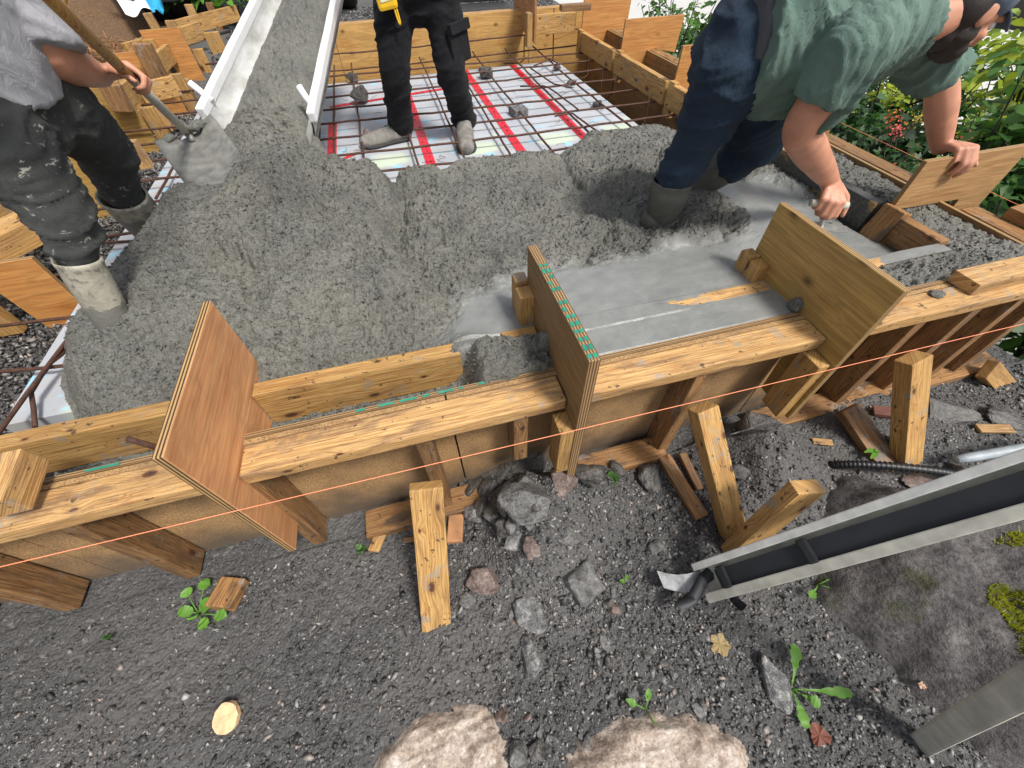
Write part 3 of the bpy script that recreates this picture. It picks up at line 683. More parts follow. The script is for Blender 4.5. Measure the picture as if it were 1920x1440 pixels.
def conc(x, y):
    wob = .035 * fbm(x * 5, y * 5, 60, 3)
    d = poly_sdf(x, y, EDGE) + wob
    z = -.215 + .195 * np.clip(1 - (1 - np.clip(d / .27, 0, 1)) ** 2.2, 0, 1)
    z = z + .165 * np.exp(-((x + .66) / .42) ** 2 - ((y - 2.28) / .45) ** 2) * smooth(0, .3, d) + .05 * np.exp(-((x + .45) / .5) ** 2 - ((y - 1.7) / .45) ** 2) * smooth(0, .3, d)
    # left heap stands a little proud of the part placed before it, with a slumped edge between
    cx = -.14 + .10 * (2.1 - y) + .05 * np.sin(y * 7)
    z = z - .09 * np.exp(-((x + .80) / .14) ** 2 - ((y - 2.16) / .20) ** 2)
    s0 = smooth(-.03, .05, poly_sdf(x, y, SM))
    z = z + (1 - s0) * .042 * fbm(x * 2.6, y * 2.6, 88, 3) * smooth(0, .25, d) * (y > .95)
    w1_, w2_, w3_ = worley(x * 3.4 + .5 * fbm(x * 4, y * 4, 171), y * 3.4 + .5 * fbm(x * 4, y * 4, 172), 170); z = z + (1 - s0) * .055 * 1.35 * (np.sqrt(np.clip(1 - (w1_ / .75) ** 2, 0, 1)) - .6) * smooth(.05, .35, d) * smooth(1.0, 1.3, y)
    z = z + .085 * smooth(.07, -.05, x - cx) * smooth(.95, 1.25, y) - .040 * np.exp(-((x - cx - .05) / .035) ** 2) * smooth(1.1, 1.4, y) * smooth(2.5, 2.2, y)
    # drawn ridges along the far edge
    u = y - (2.10 + .06 * np.sin(x * 3.1)); z = z + .065 * np.exp(-(u / .06) ** 2) * smooth(-.15, .1, x) * (1 + .6 * fbm(x * 4, y * 8, 77)) - .018 * np.exp(-((u + .13) / .05) ** 2) * smooth(-.1, .1, x) * smooth(1.9, 1.5, x)
    s = smooth(-.07, .08, poly_sdf(x, y, SM) + .05 * fbm(x * 7, y * 7, 66, 3) + .035 * fbm(x * 26, y * 26, 67, 2))
    z = z - .085 * smooth(1.5, 1.86, x) * smooth(.95, 1.0, y)
    # ledge between inner board and near wall
    led = y < .884
    zl = np.where(x < .03, -.135, 0) + np.where((x >= .03) & (x < .36), .02 * smooth(.03, .12, x) - .13 * smooth(.12, .03, x), 0) - .004
    zl = zl + .018 * np.exp(-((x - .2) / .09) ** 2)
    sl_ = smooth(.33, .40, x) * smooth(1.9, 1.6, x) * (1 - .75 * smooth(1.20, 1.30, x))
    # right ledge
    rl = x > 2.04
    z = np.where(led, zl, z); s = np.where(led, sl_, s)
    z = np.where(rl & (y > .88), -.02 + .012 * fbm(x * 6, y * 6, 90), z); s = np.where(rl, .0 + .15 * (y < 1.15), s)
    brd = ((y > .878) & (y < .938) & ((x < .0) | ((x > .20) & (x < .325)))) | ((x > 1.987) & (x < 2.044) & (y > .93))
    slop = np.exp(-((x - .09) / .085) ** 2 - ((y - .90) / .055) ** 2); z = z + .038 * slop * (y > .757)
    # lumps
    f1, f2, i = worley(x * 44 + .5 * fbm(x * 20, y * 20, 1), y * 40 + .5 * fbm(x * 20, y * 20, 2), 50); g1, g2, j = worley(x * 92, y * 92, 51)
    a = (1 - s) * np.clip(.72 + 1.15 * fbm(x * 2.6, y * 2.6, 70, 3), .12, 1.35)
    lump = .013 * np.sqrt(np.clip(1 - (f1 / .62) ** 2, 0, 1)) * (i > .3) * (.5 + .6 * i) + .008 * np.sqrt(np.clip(1 - (g1 / .6) ** 2, 0, 1)) * (j > .25) + .016 * fbm(x * 13, y * 13, 52, 4, .6) - .006
    lump = lump - .018 * smooth(.10, .40, fbm(x * 15, y * 15, 57, 4))
    lump = lump + .012 * fbm(x * 9, y * 9, 58, 2)
    z = z + a * lump + s * (.0014 * fbm(x * 30, y * 30, 53) + .002 * fbm(x * 4, y * 14, 54) + .0009 * np.sin(6.283 * np.hypot(x - 1.05, y - .2) / .06 + 3 * fbm(x * 3, y * 3, 59)) * np.clip(fbm(x * 5, y * 5, 61) + .3, 0, 1))
    edge_fl = smooth(.06, 0, d); z = z - .0 * edge_fl
    z = z + .015 * smooth(1.25, .96, y) * s0 * (y > .93) * (x < 1.25)
    # boots pressed in
    for bx, by in ((-1.06, 1.32), (-1.1, 2.03), (1.03, 1.45)):
        r = np.hypot(x - bx, y - by); z = z + .012 * np.exp(-((r - .16) / .04) ** 2) - .06 * np.exp(-(r / .11) ** 2)
    ob = (y > .872) & (y < .942) & (x > .335) & (x < 2.0); z = np.where(ob, .0005 + .0030 * fbm(x * 9, y * 15, 95, 3) - .0048 * smooth(.62, 1.0, x) * smooth(1.9, 1.5, x), z)
    z = np.where(brd, np.minimum(z, -.05), z)
    cl = smooth(.09, .14, x) * smooth(.32, .28, x) * smooth(.738, .750, y + .012 * fbm(x * 22, y * 5, 96)); z = np.where(y < .757, np.where(cl > .15, .002 + np.maximum(z, .012) * cl, -.03), z)
    return z, s, d
nx, ny = 1080, 660
X, Y = np.meshgrid(np.linspace(-1.5, 2.288, nx), np.linspace(.732, 3.05, ny))
Z, S, Dd = conc(X, Y)
jx = .002 * fbm(X * 50, Y * 50, 101, 2); jy = .002 * fbm(X * 50, Y * 50, 111, 2)
idx = np.arange(nx * ny).reshape(ny, nx)
ok = (Dd > -.02) & ((Z > FZ - .012) | (Y < 1.2))
fok = ok[:-1, :-1] & ok[:-1, 1:] & ok[1:, 1:] & ok[1:, :-1]
F = np.stack([idx[:-1, :-1], idx[:-1, 1:], idx[1:, 1:], idx[1:, :-1]], -1)[fok]
V = np.stack([X + jx * (1 - S), Y + jy * (1 - S), Z], -1).reshape(-1, 3)
used, inv = np.unique(F, return_inverse=True); me = from_np('fresh_concrete', V[used], inv.reshape(-1, 4), True)
at = me.attributes.new('troweled', 'FLOAT', 'POINT'); at.data.foreach_set('value', S.reshape(-1)[used].astype(np.float32))
tag(mkobj('fresh_concrete', me, CONC), kind='stuff')
# loose aggregate standing out of the rough surface
N = 26000; ax_ = RNG.uniform(-1.35, 2.25, N); ay_ = RNG.uniform(.80, 2.75, N); az_, as_, ad_ = conc(ax_, ay_)
k = (as_ < .35) & (ad_ > .03) & (az_ > -.17) & (az_ > -.045 - .1 * (ay_ < .88)); ax_, ay_, az_ = ax_[k], ay_[k], az_[k]
AGG = np.stack([ax_, ay_, az_ + .001], -1)
# splashes of concrete on boards: small clots
def clot(label, p, r, flat=.5, parent=None):
    bm = bmesh.new(); bmesh.ops.create_icosphere(bm, subdivisions=3, radius=1)
    k = random.randint(0, 99)
    for v in bm.verts:
        n_ = float(fbm(np.array([v.co.x * 2 + k]), np.array([v.co.y * 2 + v.co.z]), k)[0])
        v.co *= 1 + .5 * n_; v.co.x *= r; v.co.y *= r; v.co.z *= r * flat
    o = mkobj('concrete_clot', from_bm('concrete_clot', bm, True), CONC, None, Matrix.Translation(p)); return tag(o, label, 'concrete clot')
clot('dark concrete clot on the near top plank right of the yellow plate', PZ(1757, 552, .004), .022)
clot('flat concrete clot low on the face of the yellow plate', Vector((1.188, .77, .015)), .024, 1)
clot('concrete smear on the face of the dull plate above the ledge', Vector((.314, .82, .03)), .03, 1.3)

# ------------------------------------------------------------------ chute with concrete running down it
cL0, cR0 = PD(395, 190, 2.02), PD(583, 197, 2.02)
cL1, cR1 = PD(487, 0, 2.50), PD(624, 0, 2.50)
ext = 1.6
cL1 = cL0 + (cL1 - cL0) * ext; cR1 = cR0 + (cR1 - cR0) * ext
chute = thing('concrete_chute', 'white steel truck chute pouring grey concrete onto the slab', 'chute', tuple((cL0 + cR0) / 2))
def chute_ring(t, off=0.0, n=22, depth=.20):
    L = cL0.lerp(cL1, t); R = cR0.lerp(cR1, t); c = (L + R) / 2; w = (R - L) / 2
    ax = ((cL1 + cR1) / 2 - (cL0 + cR0) / 2).normalized(); dn = ax.cross(w).normalized()
    if dn.z > 0: dn = -dn
    out = []
    for i in range(n + 1):
        a = math.pi * i / n
        out.append(c - w * math.cos(a) * (1 + off / w.length) + dn * (math.sin(a) ** .8 * (depth + off)))
    return out
def loft_open(rings):
    V = np.array([[list(p) for p in r] for r in rings]); k, n, _ = V.shape
    idx = np.arange(k * n).reshape(k, n)
    return V.reshape(-1, 3), np.stack([idx[:-1, :-1], idx[:-1, 1:], idx[1:, 1:], idx[1:, :-1]], -1).reshape(-1, 4)
ts = np.linspace(-.06, 1, 24)
vi, fi = loft_open([chute_ring(t) for t in ts]); vo, fo = loft_open([chute_ring(t, .012) for t in ts])
v, f = join_np([(vi, fi, ()), (vo, fo[:, ::-1], ())]); 
mkobj('trough', from_np('trough', v, f, True), TROUGH, chute)
rim0 = [chute_ring(t)[0] for t in ts]; rim1 = [chute_ring(t)[-1] for t in ts]
def railbar(pts, side):
    a, b = pts[0], pts[-1]; w = (cR0 - cL0).normalized() * side
    board('rail', a + w * .016, b + w * .016, .038, .05, (0, 0, 1), CHUTE, chute, bev=.008)
railbar(rim0, -1); railbar(rim1, 1)
tube('handle', [cL0 + Vector((-.06, .03, .075)), cL0 + Vector((.01, 0, .0))], .016, CHUTE, chute, 12)
tube('handle', [cR0 + Vector((-.03, .03, .075)), cR0 + Vector((.0, -.01, .0))], .016, CHUTE, chute, 12)
lip = [chute_ring(-.06, .004), chute_ring(-.13, .004)]
v1, f1 = loft_open(lip); mkobj('end_lip', from_np('end_lip', v1, f1, True), CHUTE_IN, chute)
ax = ((cL1 + cR1) / 2 - (cL0 + cR0) / 2).normalized()
NU, NV = 120, 420
cpath = [];
for k in range(NV):
    t = k / (NV - 1)
    if t < .62:
        tt = 1 - t / .62 * 1.03; ring = chute_ring(tt); L, R = ring[2], ring[-2]
        c = (L + R) / 2; wv = (R - L) / 2; hump = .030
        cpath.append((c + Vector((0, 0, .02)), wv * (.98), hump, .10))
    else:
        q = (t - .62) / .38
        c0, w0, h0, s0 = cpath[int(.62 * NV) - 1]
        drop = c0 + Vector((.02, -.30, 0)) * q + Vector((0, 0, -.27)) * q ** 1.7
        cpath.append((drop, w0 * (1 + .28 * q), .035 + .03 * q, .10 + .06 * q))
vv = np.zeros((NV, NU, 3)); 
for k, (c, wv, hump, side) in enumerate(cpath):
    u = np.linspace(-1, 1, NU)
    vv[k] = np.array(c) + u[:, None] * np.array(wv) + np.stack([np.zeros(NU), np.zeros(NU), hump * (1 - u ** 2) - side * np.abs(u) ** 4], -1)
U2, V2 = np.meshgrid(np.linspace(0, .5, NU), np.linspace(0, 2.4, NV))
f1_, f2_, i_ = worley(U2 * 26, V2 * 22, 150); g1_, g2_, j_ = worley(U2 * 60, V2 * 55, 151)
fade_ = 1 - smooth(.40, .85, np.abs(np.linspace(-1, 1, NU)))[None, :]
vv[..., 2] += fade_ * .030 * (i_ - .4) * smooth(.02, .3, f2_ - f1_) + fade_ * .012 * (j_ - .4) * smooth(.02, .3, g2_ - g1_) + fade_ * .022 * fbm(U2 * 9, V2 * 6, 152, 3)
vv[..., 1] -= fade_ * .012 * (i_ - .4) * smooth(.02, .3, f2_ - f1_)
idx = np.arange(NV * NU).reshape(NV, NU)
F = np.stack([idx[:-1, :-1], idx[1:, :-1], idx[1:, 1:], idx[:-1, 1:]], -1).reshape(-1, 4)
tag(mkobj('flowing_concrete', from_np('flowing_concrete', vv.reshape(-1, 3), F, True), CONC), kind='stuff')

# ------------------------------------------------------------------ rebar
RZ = FZ + .048
def rebar(label, pts, r=.0072, grp='rebar of the slab mesh'):
    P = [Vector(pts[0])]
    for a, b in zip(pts[:-1], pts[1:]):
        a = Vector(a); b = Vector(b); n = max(2, int((b - a).length / .12))
        for i in range(1, n + 1): P.append(a.lerp(b, i / n) + Vector((random.uniform(-.003, .003), random.uniform(-.003, .003), random.uniform(-.003, .003))))
    o = tube('rebar', P, r, RUST, None, 7); return tag(o, label, 'rebar', grp)
ybars = [((600, 300), (601, 172), 'lengthwise rebar over the red tape beside the chute'), ((628, 329), (626, 172), 'thin lengthwise rebar one step right of the chute'),
         ((695, 342), (653, 105), 'lengthwise rebar passing the left shoe and two black stones'), ((790, 323), (722, 105), 'lengthwise rebar right behind the left trouser leg'),
         ((875.5, 318), (800, 130), 'lengthwise rebar between the two trouser legs'), ((966, 312), (862, 130), 'lengthwise rebar passing right of the right shoe'),
         ((1042, 291), (878, 93), 'lengthwise rebar over the grey paver'), ((1125, 268), (944, 94), 'lengthwise rebar just right of the rightmost tape'),
         ((1208, 257), (983, 80), 'lengthwise rebar near the right trench edge')]
for p, q, lab in ybars:
    a = PZ(*p, RZ); b = PZ(*q, RZ); x = (a.x + b.x) / 2
    rebar(lab, [(a.x * .6 + x * .4, a.y - .25, RZ - .0), (x, (a.y + b.y) / 2, RZ), (b.x * .3 + x * .7, 5.08, RZ + .02)])
xl = ['nearest the concrete edge', 'second from the concrete edge', 'third from the concrete edge', 'fourth from the concrete edge', 'fifth from the concrete edge', 'sixth from the concrete edge', 'seventh from the concrete edge', 'nearest the back wall']
for k, lab in enumerate(xl):
    y = 2.60 + .302 * k
    rebar('crosswise rebar ' + lab, [(-2.0 if k < 1 else -1.9, y + .02, RZ + .012), (-.4, y + .03, RZ + .012), (.8, y - .01, RZ + .012), (2.14, y, RZ + .012)])
for p, q, lab in (((0, 612), (168, 590), 'short crosswise rebar end above the near tan boot on bare gravel'), ((0, 697), (228, 674), 'crosswise rebar running into the concrete at the left edge'), ((60, 463), (255, 452), 'crosswise rebar between the two tan boots')):
    a = PZ(*p, RZ); b = PZ(*q, RZ); rebar(lab, [a - (b - a).normalized() * .4, a, b, b + (b - a).normalized() * .2])
for k, y in enumerate((2.0, 2.3)):
    rebar('crosswise rebar %s the short red tape at left' % ('beside' if k == 0 else 'beyond'), [(-2.0, y, RZ + .012), (-1.2, y, RZ + .012)])
a = PZ(0, 808, RZ + .02); b = PZ(165, 588, RZ + .02)
rebar('lengthwise rebar crossing bare foam at the left edge', [a - (b - a) * .2, a, b])
rebar('bent rebar hook beside the foam at the left edge', [PZ(66, 800, FZ + .02), PZ(58, 735, RZ), PZ(95, 680, RZ + .02), PZ(132, 648, RZ)])
a = PZ(292, 372, RZ); b = PZ(394, 190, RZ); rebar('lengthwise rebar along the left foam edge by the shovel', [a, b, b + (b - a) * .6])
rebar('rebar stub poking up behind the near top plank at left', [Vector((-.80, .83, -.16)), PZ(240, 822, .045)], .008)
rebar('long rebar in the right trench along the shaded wall', [(2.12, 2.0, -.12), (2.12, 5.1, -.06)], .0065, 'trench rebar')
rebar('long rebar in the far trench along the back wall', [(-1.5, 5.12, -.05), (.3, 5.10, -.06), (2.1, 5.10, -.03)], .0065, 'trench rebar')
rebar('lower long rebar in the far trench along the back wall', [(-1.5, 5.0, -.16), (.3, 4.99, -.16), (2.1, 5.0, -.14)], .0065, 'trench rebar')
for n_, (p, q) in enumerate((((983, 68), (982, 112)), ((1039, 15), (1037, 114)), ((1063, 70), (1054, 114)), ((1105, 95), (1102, 140)), ((1130, 115), (1126, 182)), ((1153, 136), (1146, 178)), ((1218, 175), (1209, 230)))):
    lab = ['first', 'second', 'third', 'fourth', 'fifth', 'sixth', 'nearest'][n_] + ' upright rebar of the right trench counted from the back wall'
    x = 2.13 if n_ > 1 else (1.75 if n_ == 0 else 2.08); y0 = PX(*q, x).y if n_ > 1 else 5.05
    t_ = PY(*p, y0); b_ = PY(*q, y0)
    rebar(lab, [t_, b_, b_ + Vector((-.05, -.02, -.02)), b_ + Vector((-.22, -.02, -.01))], .006, 'upright trench rebar')
for n_, pts in enumerate((((975, 162), (1018, 160), (1030, 165), (1085, 205)), ((1040, 218), (1075, 212), (1090, 225), (1125, 250), (1200, 240)), ((995, 128), (1040, 158), (1060, 162), (1080, 152)), ((1046, 118), (1030, 110), (1002, 124)))):
    rebar('bent rebar stirrup over the right foam showing a ' + ['hook on the tape', 'double bend at the concrete edge', 'curved end near the trench', 'small bend at the back'][n_], [PZ(*p, RZ + .03) for p in pts], .0058, 'bent rebar stirrups')
# thin tie wires
tw = []
for k in range(46):
    x = random.uniform(-.4, 1.7); y = random.uniform(2.7, 4.6); p = Vector((x, y, FZ + .006)); P = [p]
    d = random.uniform(0, 6.28)
    for s_ in range(5): d += random.uniform(-1, 1); p = p + Vector((math.cos(d), math.sin(d), random.uniform(-.1, .2))) * .016; p.z = max(p.z, FZ + .004); P.append(p)
    tw.append(tube_np(P, .0012, 4, False))
v, f = join_np(tw); tag(mkobj('tie_wire_scraps', from_np('tie_wire_scraps', v, f), RUST), kind='stuff')

# ------------------------------------------------------------------ rocks
def rock_mesh(name, size, seed, sub=2, ang=.5):
    r = random.Random(seed); bm = bmesh.new()
    for i in range(15):
        v = Vector((r.gauss(0, 1), r.gauss(0, 1), r.gauss(0, 1))).normalized() * r.uniform(.8, 1.08); bm.verts.new(v)
    bmesh.ops.convex_hull(bm, input=bm.verts)
    for v in list(bm.verts):
        if not v.link_faces: bm.verts.remove(v)
    bmesh.ops.dissolve_limit(bm, angle_limit=.25, verts=bm.verts, edges=bm.edges)
    bmesh.ops.bevel(bm, geom=list(bm.edges), offset=.07, segments=1, affect='EDGES')
    bmesh.ops.triangulate(bm, faces=bm.faces)
    for _ in range(sub): bmesh.ops.subdivide_edges(bm, edges=list(bm.edges), cuts=1, use_grid_fill=True)
    bm.normal_update()
    P = np.array([v.co[:] for v in bm.verts]); s = seed % 97
    n1 = fbm(P[:, 0] * 2.3 + s, P[:, 1] * 2.3 + P[:, 2] * 1.7, s, 4, .6)
    for v, n_ in zip(bm.verts, n1):
        v.co += v.normal * n_ * .10
        v.co.x *= size[0]; v.co.y *= size[1]; v.co.z *= size[2]
    return from_bm(name, bm)
def rock(label, px, w, h, mat, z=None, depth=.8, name='rock', grp='rocks on the gravel by the form', seed=None, tall=.62, sink=.30, rz=None):
    c = PZ(*px, -.52)
    gz = float(ground_h(np.array([c.x]), np.array([c.y]))[0]) if z is None else z
    for _ in range(4):
        c = PZ(*px, gz)
        if z is None: gz = float(ground_h(np.array([c.x]), np.array([c.y]))[0])
    c = PZ(*px, gz + .0)
    dep = float((np.array(c) - CAM_C) @ CAM_M[2]); k = dep / CAM_F
    sx = w * k / 2 * 1.22; sy = h * k / 2 * 1.3; sz = max(.010, min(sx, sy) * tall)
    sd_ = seed or random.randint(0, 9999)
    me = rock_mesh(name, (sx, sy, sz), sd_)
    m = Matrix.Translation((c.x, c.y, gz + sz * (1 - 2 * sink))) @ Matrix.Rotation(rz if rz is not None else random.uniform(-.4, .4), 4, 'Z') @ Matrix.Rotation(random.uniform(-.2, .2), 4, 'X')
    return tag(mkobj(name, me, mat, None, m), label, 'rock', grp)
RK = [((985, 862), 120, 90, R_DARK, 'largest dark rock of the pile beneath the dull plate', .8), ((925, 885), 80, 84, R_DARK, 'tall dark rock left of the largest pile rock', .9), ((893, 918), 56, 62, R_DARK, 'small dark rock at the left of the pile', .8), ((875, 918), 36, 44, R_DARK, 'dark rock at far left of the pile beside the kicker', .7), ((925, 930), 60, 56, R_DARK, 'dark rock in the middle of the pile', .8),
      ((985, 945), 100, 76, R_GREY, 'grey streaked rock at the front of the pile', .8), ((893, 962), 40, 38, R_WHITE, 'small pale flaky rock at the pile foot beside the orange offcut', .7), ((924, 965), 34, 46, R_GREY, 'upright narrow grey rock at the pile foot', .8), ((948, 963), 28, 50, R_GREY, 'second narrow grey rock at the pile foot', .8), ((1050, 908), 64, 50, R_PINK, 'pinkish rock under the dull plate lower end', .75),
      ((1103, 897), 58, 52, R_DARK, 'blocky charcoal rock right of the pinkish one', .8), ((1155, 884), 28, 34, R_DARK, 'little dark rock below the sole board', .9), ((1219, 899), 42, 56, R_DARK, 'dark upright rock left of the muddy kicker plank', .85), ((965, 1010), 42, 46, R_WHITE, 'pale rock half sunk in soil below the pile', .5), ((996, 1026), 32, 48, R_PINK, 'pinkish narrow rock in the soil below the pile', .6),
      ((905, 1088), 66, 46, R_PINK, 'brown wedge rock beside the foot of the upright kicker', .7), ((876, 1127), 28, 30, R_GREY, 'small rock below the brown wedge rock', .6), ((1097, 1095), 90, 68, R_GREY, 'big flat grey rock in the open gravel', .6), ((991, 1149), 62, 66, R_WHITE, 'black and white speckled rock left below the big flat rock', .6), ((994, 1236), 52, 60, R_WHITE, 'pale speckled rock near the lower centre', .5),
      ((1137, 1208), 24, 28, R_GREY, 'small grey stone right of the speckled rock', .6), ((1447, 1272), 46, 82, R_WHITE, 'oval granite rock beside the dandelion', .7), ((1232, 1030), 40, 30, R_GREY, 'grey stone sunk in the gravel right of centre', .4), ((1065, 1005), 40, 36, R_GREY, 'grey stone sunk below the pinkish rock', .35),
      ((1418, 815), 70, 70, R_DARK, 'large damp rock in the gravel mound under the yellow plate', .8), ((1795, 893), 60, 60, R_WHITE, 'whitish rock beside the grey conduit', .8), ((1770, 770), 110, 60, R_DARK, 'dark slab of rock under the form at right', .5), ((1890, 790), 90, 50, R_DARK, 'dark rock at the right edge under the form', .5), ((1715, 905), 90, 36, R_PINK, 'flat reddish stone below the corrugated pipe', .4),
      ((970, 1412), 34, 40, R_GREY, 'grey stone at bottom between the two pale boulders', .8), ((1005, 1405), 30, 38, R_DARK, 'dark stone at bottom next to the right boulder', .8), ((1035, 1390), 22, 26, R_WHITE, 'pale pebble at bottom by the right boulder', .8), ((1100, 1395), 24, 26, R_GREY, 'grey pebble at the top edge of the right boulder', .7), ((872, 1362), 26, 26, R_GREY, 'grey pebble above the left boulder', .7),
      ((945, 1340), 30, 26, R_PINK, 'reddish pebble near the bottom centre', .5), ((845, 1160), 20, 24, R_WHITE, 'pale pebble at the foot of the upright kicker', .8), ((1385, 885), 40, 30, R_GREY, 'grey stone right of the slanting kicker', .6), ((1590, 940), 40, 24, R_GREY, 'grey stone near the aluminium rail top edge', .5), ((1310, 1330), 26, 20, R_GREY, 'little grey stone right of the small weed', .5)]
for px, w, h, mt, lab, tl in RK: rock(lab, px, w, h, mt, tall=tl)
for px, w, h, lab in (((661, 155), 22, 18, 'black stone propping rebar near the chute top'), ((680, 193), 36, 30, 'larger black stone left of the standing person'), ((912, 147), 30, 24, 'round black stone right of the standing person'), ((1043, 132), 17, 12, 'black stone in the far right corner of the foam'), ((1070, 164), 18, 14, 'black stone propping bent rebar'), ((1120, 203), 19, 20, 'black stone near the shaded right wall')):
    rock(lab, px, w, h, R_DARK, z=FZ, grp='stones propping up the rebar', tall=.8, sink=.1)
rock('upright brown stone in front of the left shoe', (693, 268), 16, 34, R_PINK, z=FZ, tall=1.6, sink=.1, grp='stones propping up the rebar')
rock('brown flat stone half covered by the concrete edge', (698, 337), 42, 18, R_PINK, z=FZ, tall=.9, sink=.1, grp='stones propping up the rebar')
o = mkobj('paver', box_mesh('paver', .11, .14, .055, .006, .002), R_WHITE, None, Matrix.Translation(PZ(972, 216, FZ) + Vector((0, 0, .0275))) @ Matrix.Rotation(.12, 4, 'Z')); tag(o, 'grey concrete paver block propping rebar on the foam', 'paver')
def boulder(label, px, rx, ry, seed, rot, top):
    c = PZ(*px, -.53); n = 70; u, v = np.meshgrid(np.linspace(-1.25, 1.25, n), np.linspace(-1.25, 1.25, n)); r = (np.abs(u) ** 2.3 + np.abs(v) ** 2.3) ** (1 / 2.3) + .16 * fbm(u * 1.7, v * 1.7, seed, 4)
    zz = top * (1 - smooth(.62, 1.12, r)) - .10 * smooth(.95, 1.25, r) + .016 * fbm(u * 3, v * 3, seed + 3, 5, .6) - .012 * np.abs(fbm(u * 4 + v * 2, v * 5, seed + 8, 3))
    x = u * rx * math.cos(rot) - v * ry * math.sin(rot); y = u * rx * math.sin(rot) + v * ry * math.cos(rot); i_ = np.arange(n * n).reshape(n, n)
    me = from_np('boulder', np.stack([x, y, zz], -1).reshape(-1, 3), np.stack([i_[:-1, :-1], i_[:-1, 1:], i_[1:, 1:], i_[1:, :-1]], -1).reshape(-1, 4), True)
    tag(mkobj('boulder', me, R_FLAT, None, Matrix.Translation((c.x, c.y, -.58))), label, 'rock', 'boulders at the photographer feet')
boulder('pale pinkish boulder at the bottom left of centre', (808, 1455), .23, .15, 31, .1, .075)
boulder('pale grey boulder at the bottom right of centre', (1240, 1474), .29, .15, 58, -.2, .075)

for q in range(20):
    p_ = (random.uniform(868, 1012), random.uniform(872, 1000)); rock('small dark rubble stone in the pile beneath the dull plate', p_, random.uniform(22, 44), random.uniform(22, 44), random.choice((R_DARK, R_DARK, R_GREY)), tall=.85, sink=.2, grp='rubble stones of the pile', name='rubble_stone')
for q in range(34):
    p_ = (random.gauss(1060, 90), random.uniform(1050, 1400)); rock('small stone scattered over the gravel at lower centre', p_, random.uniform(10, 22), random.uniform(10, 22), random.choice((R_GREY, R_DARK, R_WHITE, R_GREY, R_PINK)), tall=.7, sink=.3, grp='small stones at lower centre', name='small_stone')
# gravel chips
def chip_bases(n=10):
    out = []
    for k in range(n):
        bm = bmesh.new(); r = random.Random(900 + k)
        for i in range(8): bm.verts.new(Vector((r.gauss(0, 1), r.gauss(0, 1), r.gauss(0, 1))).normalized() * r.uniform(.75, 1.1))
        bmesh.ops.convex_hull(bm, input=bm.verts)
        for v in list(bm.verts):
            if not v.link_faces: bm.verts.remove(v)
        bmesh.ops.triangulate(bm, faces=bm.faces); bm.verts.index_update()
        out.append((np.array([v.co[:] for v in bm.verts]), np.array([[v.index for v in f.verts] for f in bm.faces]))); bm.free()
    return out
CB = chip_bases()
def chips(name, P, size, mat):
    n = len(P); which = RNG.integers(0, len(CB), n); Vs = []; Fs = []; off = 0
    for b, (bv, bf) in enumerate(CB):
        I = np.where(which == b)[0]
        if not len(I): continue
        m = len(I); a = RNG.uniform(0, 6.28, m); t = RNG.normal(0, .5, m); u = RNG.normal(0, .5, m)
        sc = size[I][:, None] * RNG.uniform(.6, 1.25, (m, 3)) * np.array([1.1, .9, .6])
        v = bv[None] * sc[:, None, :]
        c, s_ = np.cos(t)[:, None], np.sin(t)[:, None]; y, z = v[..., 1] * c - v[..., 2] * s_, v[..., 1] * s_ + v[..., 2] * c
        c, s_ = np.cos(u)[:, None], np.sin(u)[:, None]; x, z = v[..., 0] * c - z * s_, v[..., 0] * s_ + z * c
        c, s_ = np.cos(a)[:, None], np.sin(a)[:, None]; x, y = x * c - y * s_, x * s_ + y * c
        v = np.stack([x, y, z], -1) + P[I][:, None, :]
        Vs.append(v.reshape(-1, 3)); Fs.append((bf[None] + (np.arange(m) * len(bv))[:, None, None] + off).reshape(-1, 3)); off += m * len(bv)
    o = mkobj(name, from_np(name, np.concatenate(Vs), np.concatenate(Fs)), mat); return tag(o, kind='stuff')
chips('concrete_aggregate', AGG, RNG.uniform(.0035, .0095, len(AGG)), CONC)
N = 80000
x = RNG.uniform(-2.3, 2.9, N); y = RNG.uniform(-.8, .60, N)
den = np.clip(.5 + .9 * fbm(x * 1.6, y * 1.6, 200, 3) + .35 * np.exp(-((x - .45) / .6) ** 2), .15, 1)
k = RNG.uniform(0, 1, N) < den; x, y = x[k], y[k]
sz = .0042 + .0115 * RNG.power(.35, len(x)) ** 1 * .5 + (RNG.uniform(0, 1, len(x)) < .03) * .008 + (RNG.uniform(0, 1, len(x)) < .1) * (x > .2) * .004
chips('gravel', np.stack([x, y, near_h(x, y) + sz * .12], -1), sz, CHIPS)
N = 9000; x = RNG.uniform(-2.12, -1.46, N); y = RNG.uniform(.75, 4.9, N); sz = RNG.uniform(.008, .018, N)
tf = sheet('trench_floor', -2.14, 2.28, .76, 5.24, .05, lambda a, b: -.30 - .30 * smooth(1.5, 1.8, a) - .12 * smooth(4.7, 4.85, b) + .02 * fbm(a * 6, b * 6, 300), GROUND); tag(tf, kind='structure')
chips('trench_gravel', np.stack([x, y, -.29 + .02 * fbm(x * 6, y * 6, 300)], -1), sz, CHIPS)
N = 6000; x = RNG.uniform(-1.6, 2.6, N); y = RNG.uniform(5.4, 8, N); sz = RNG.uniform(.01, .022, N)
chips('far_gravel', np.stack([x, y, ground_h(x, y) + .003], -1), sz, CHIPS)

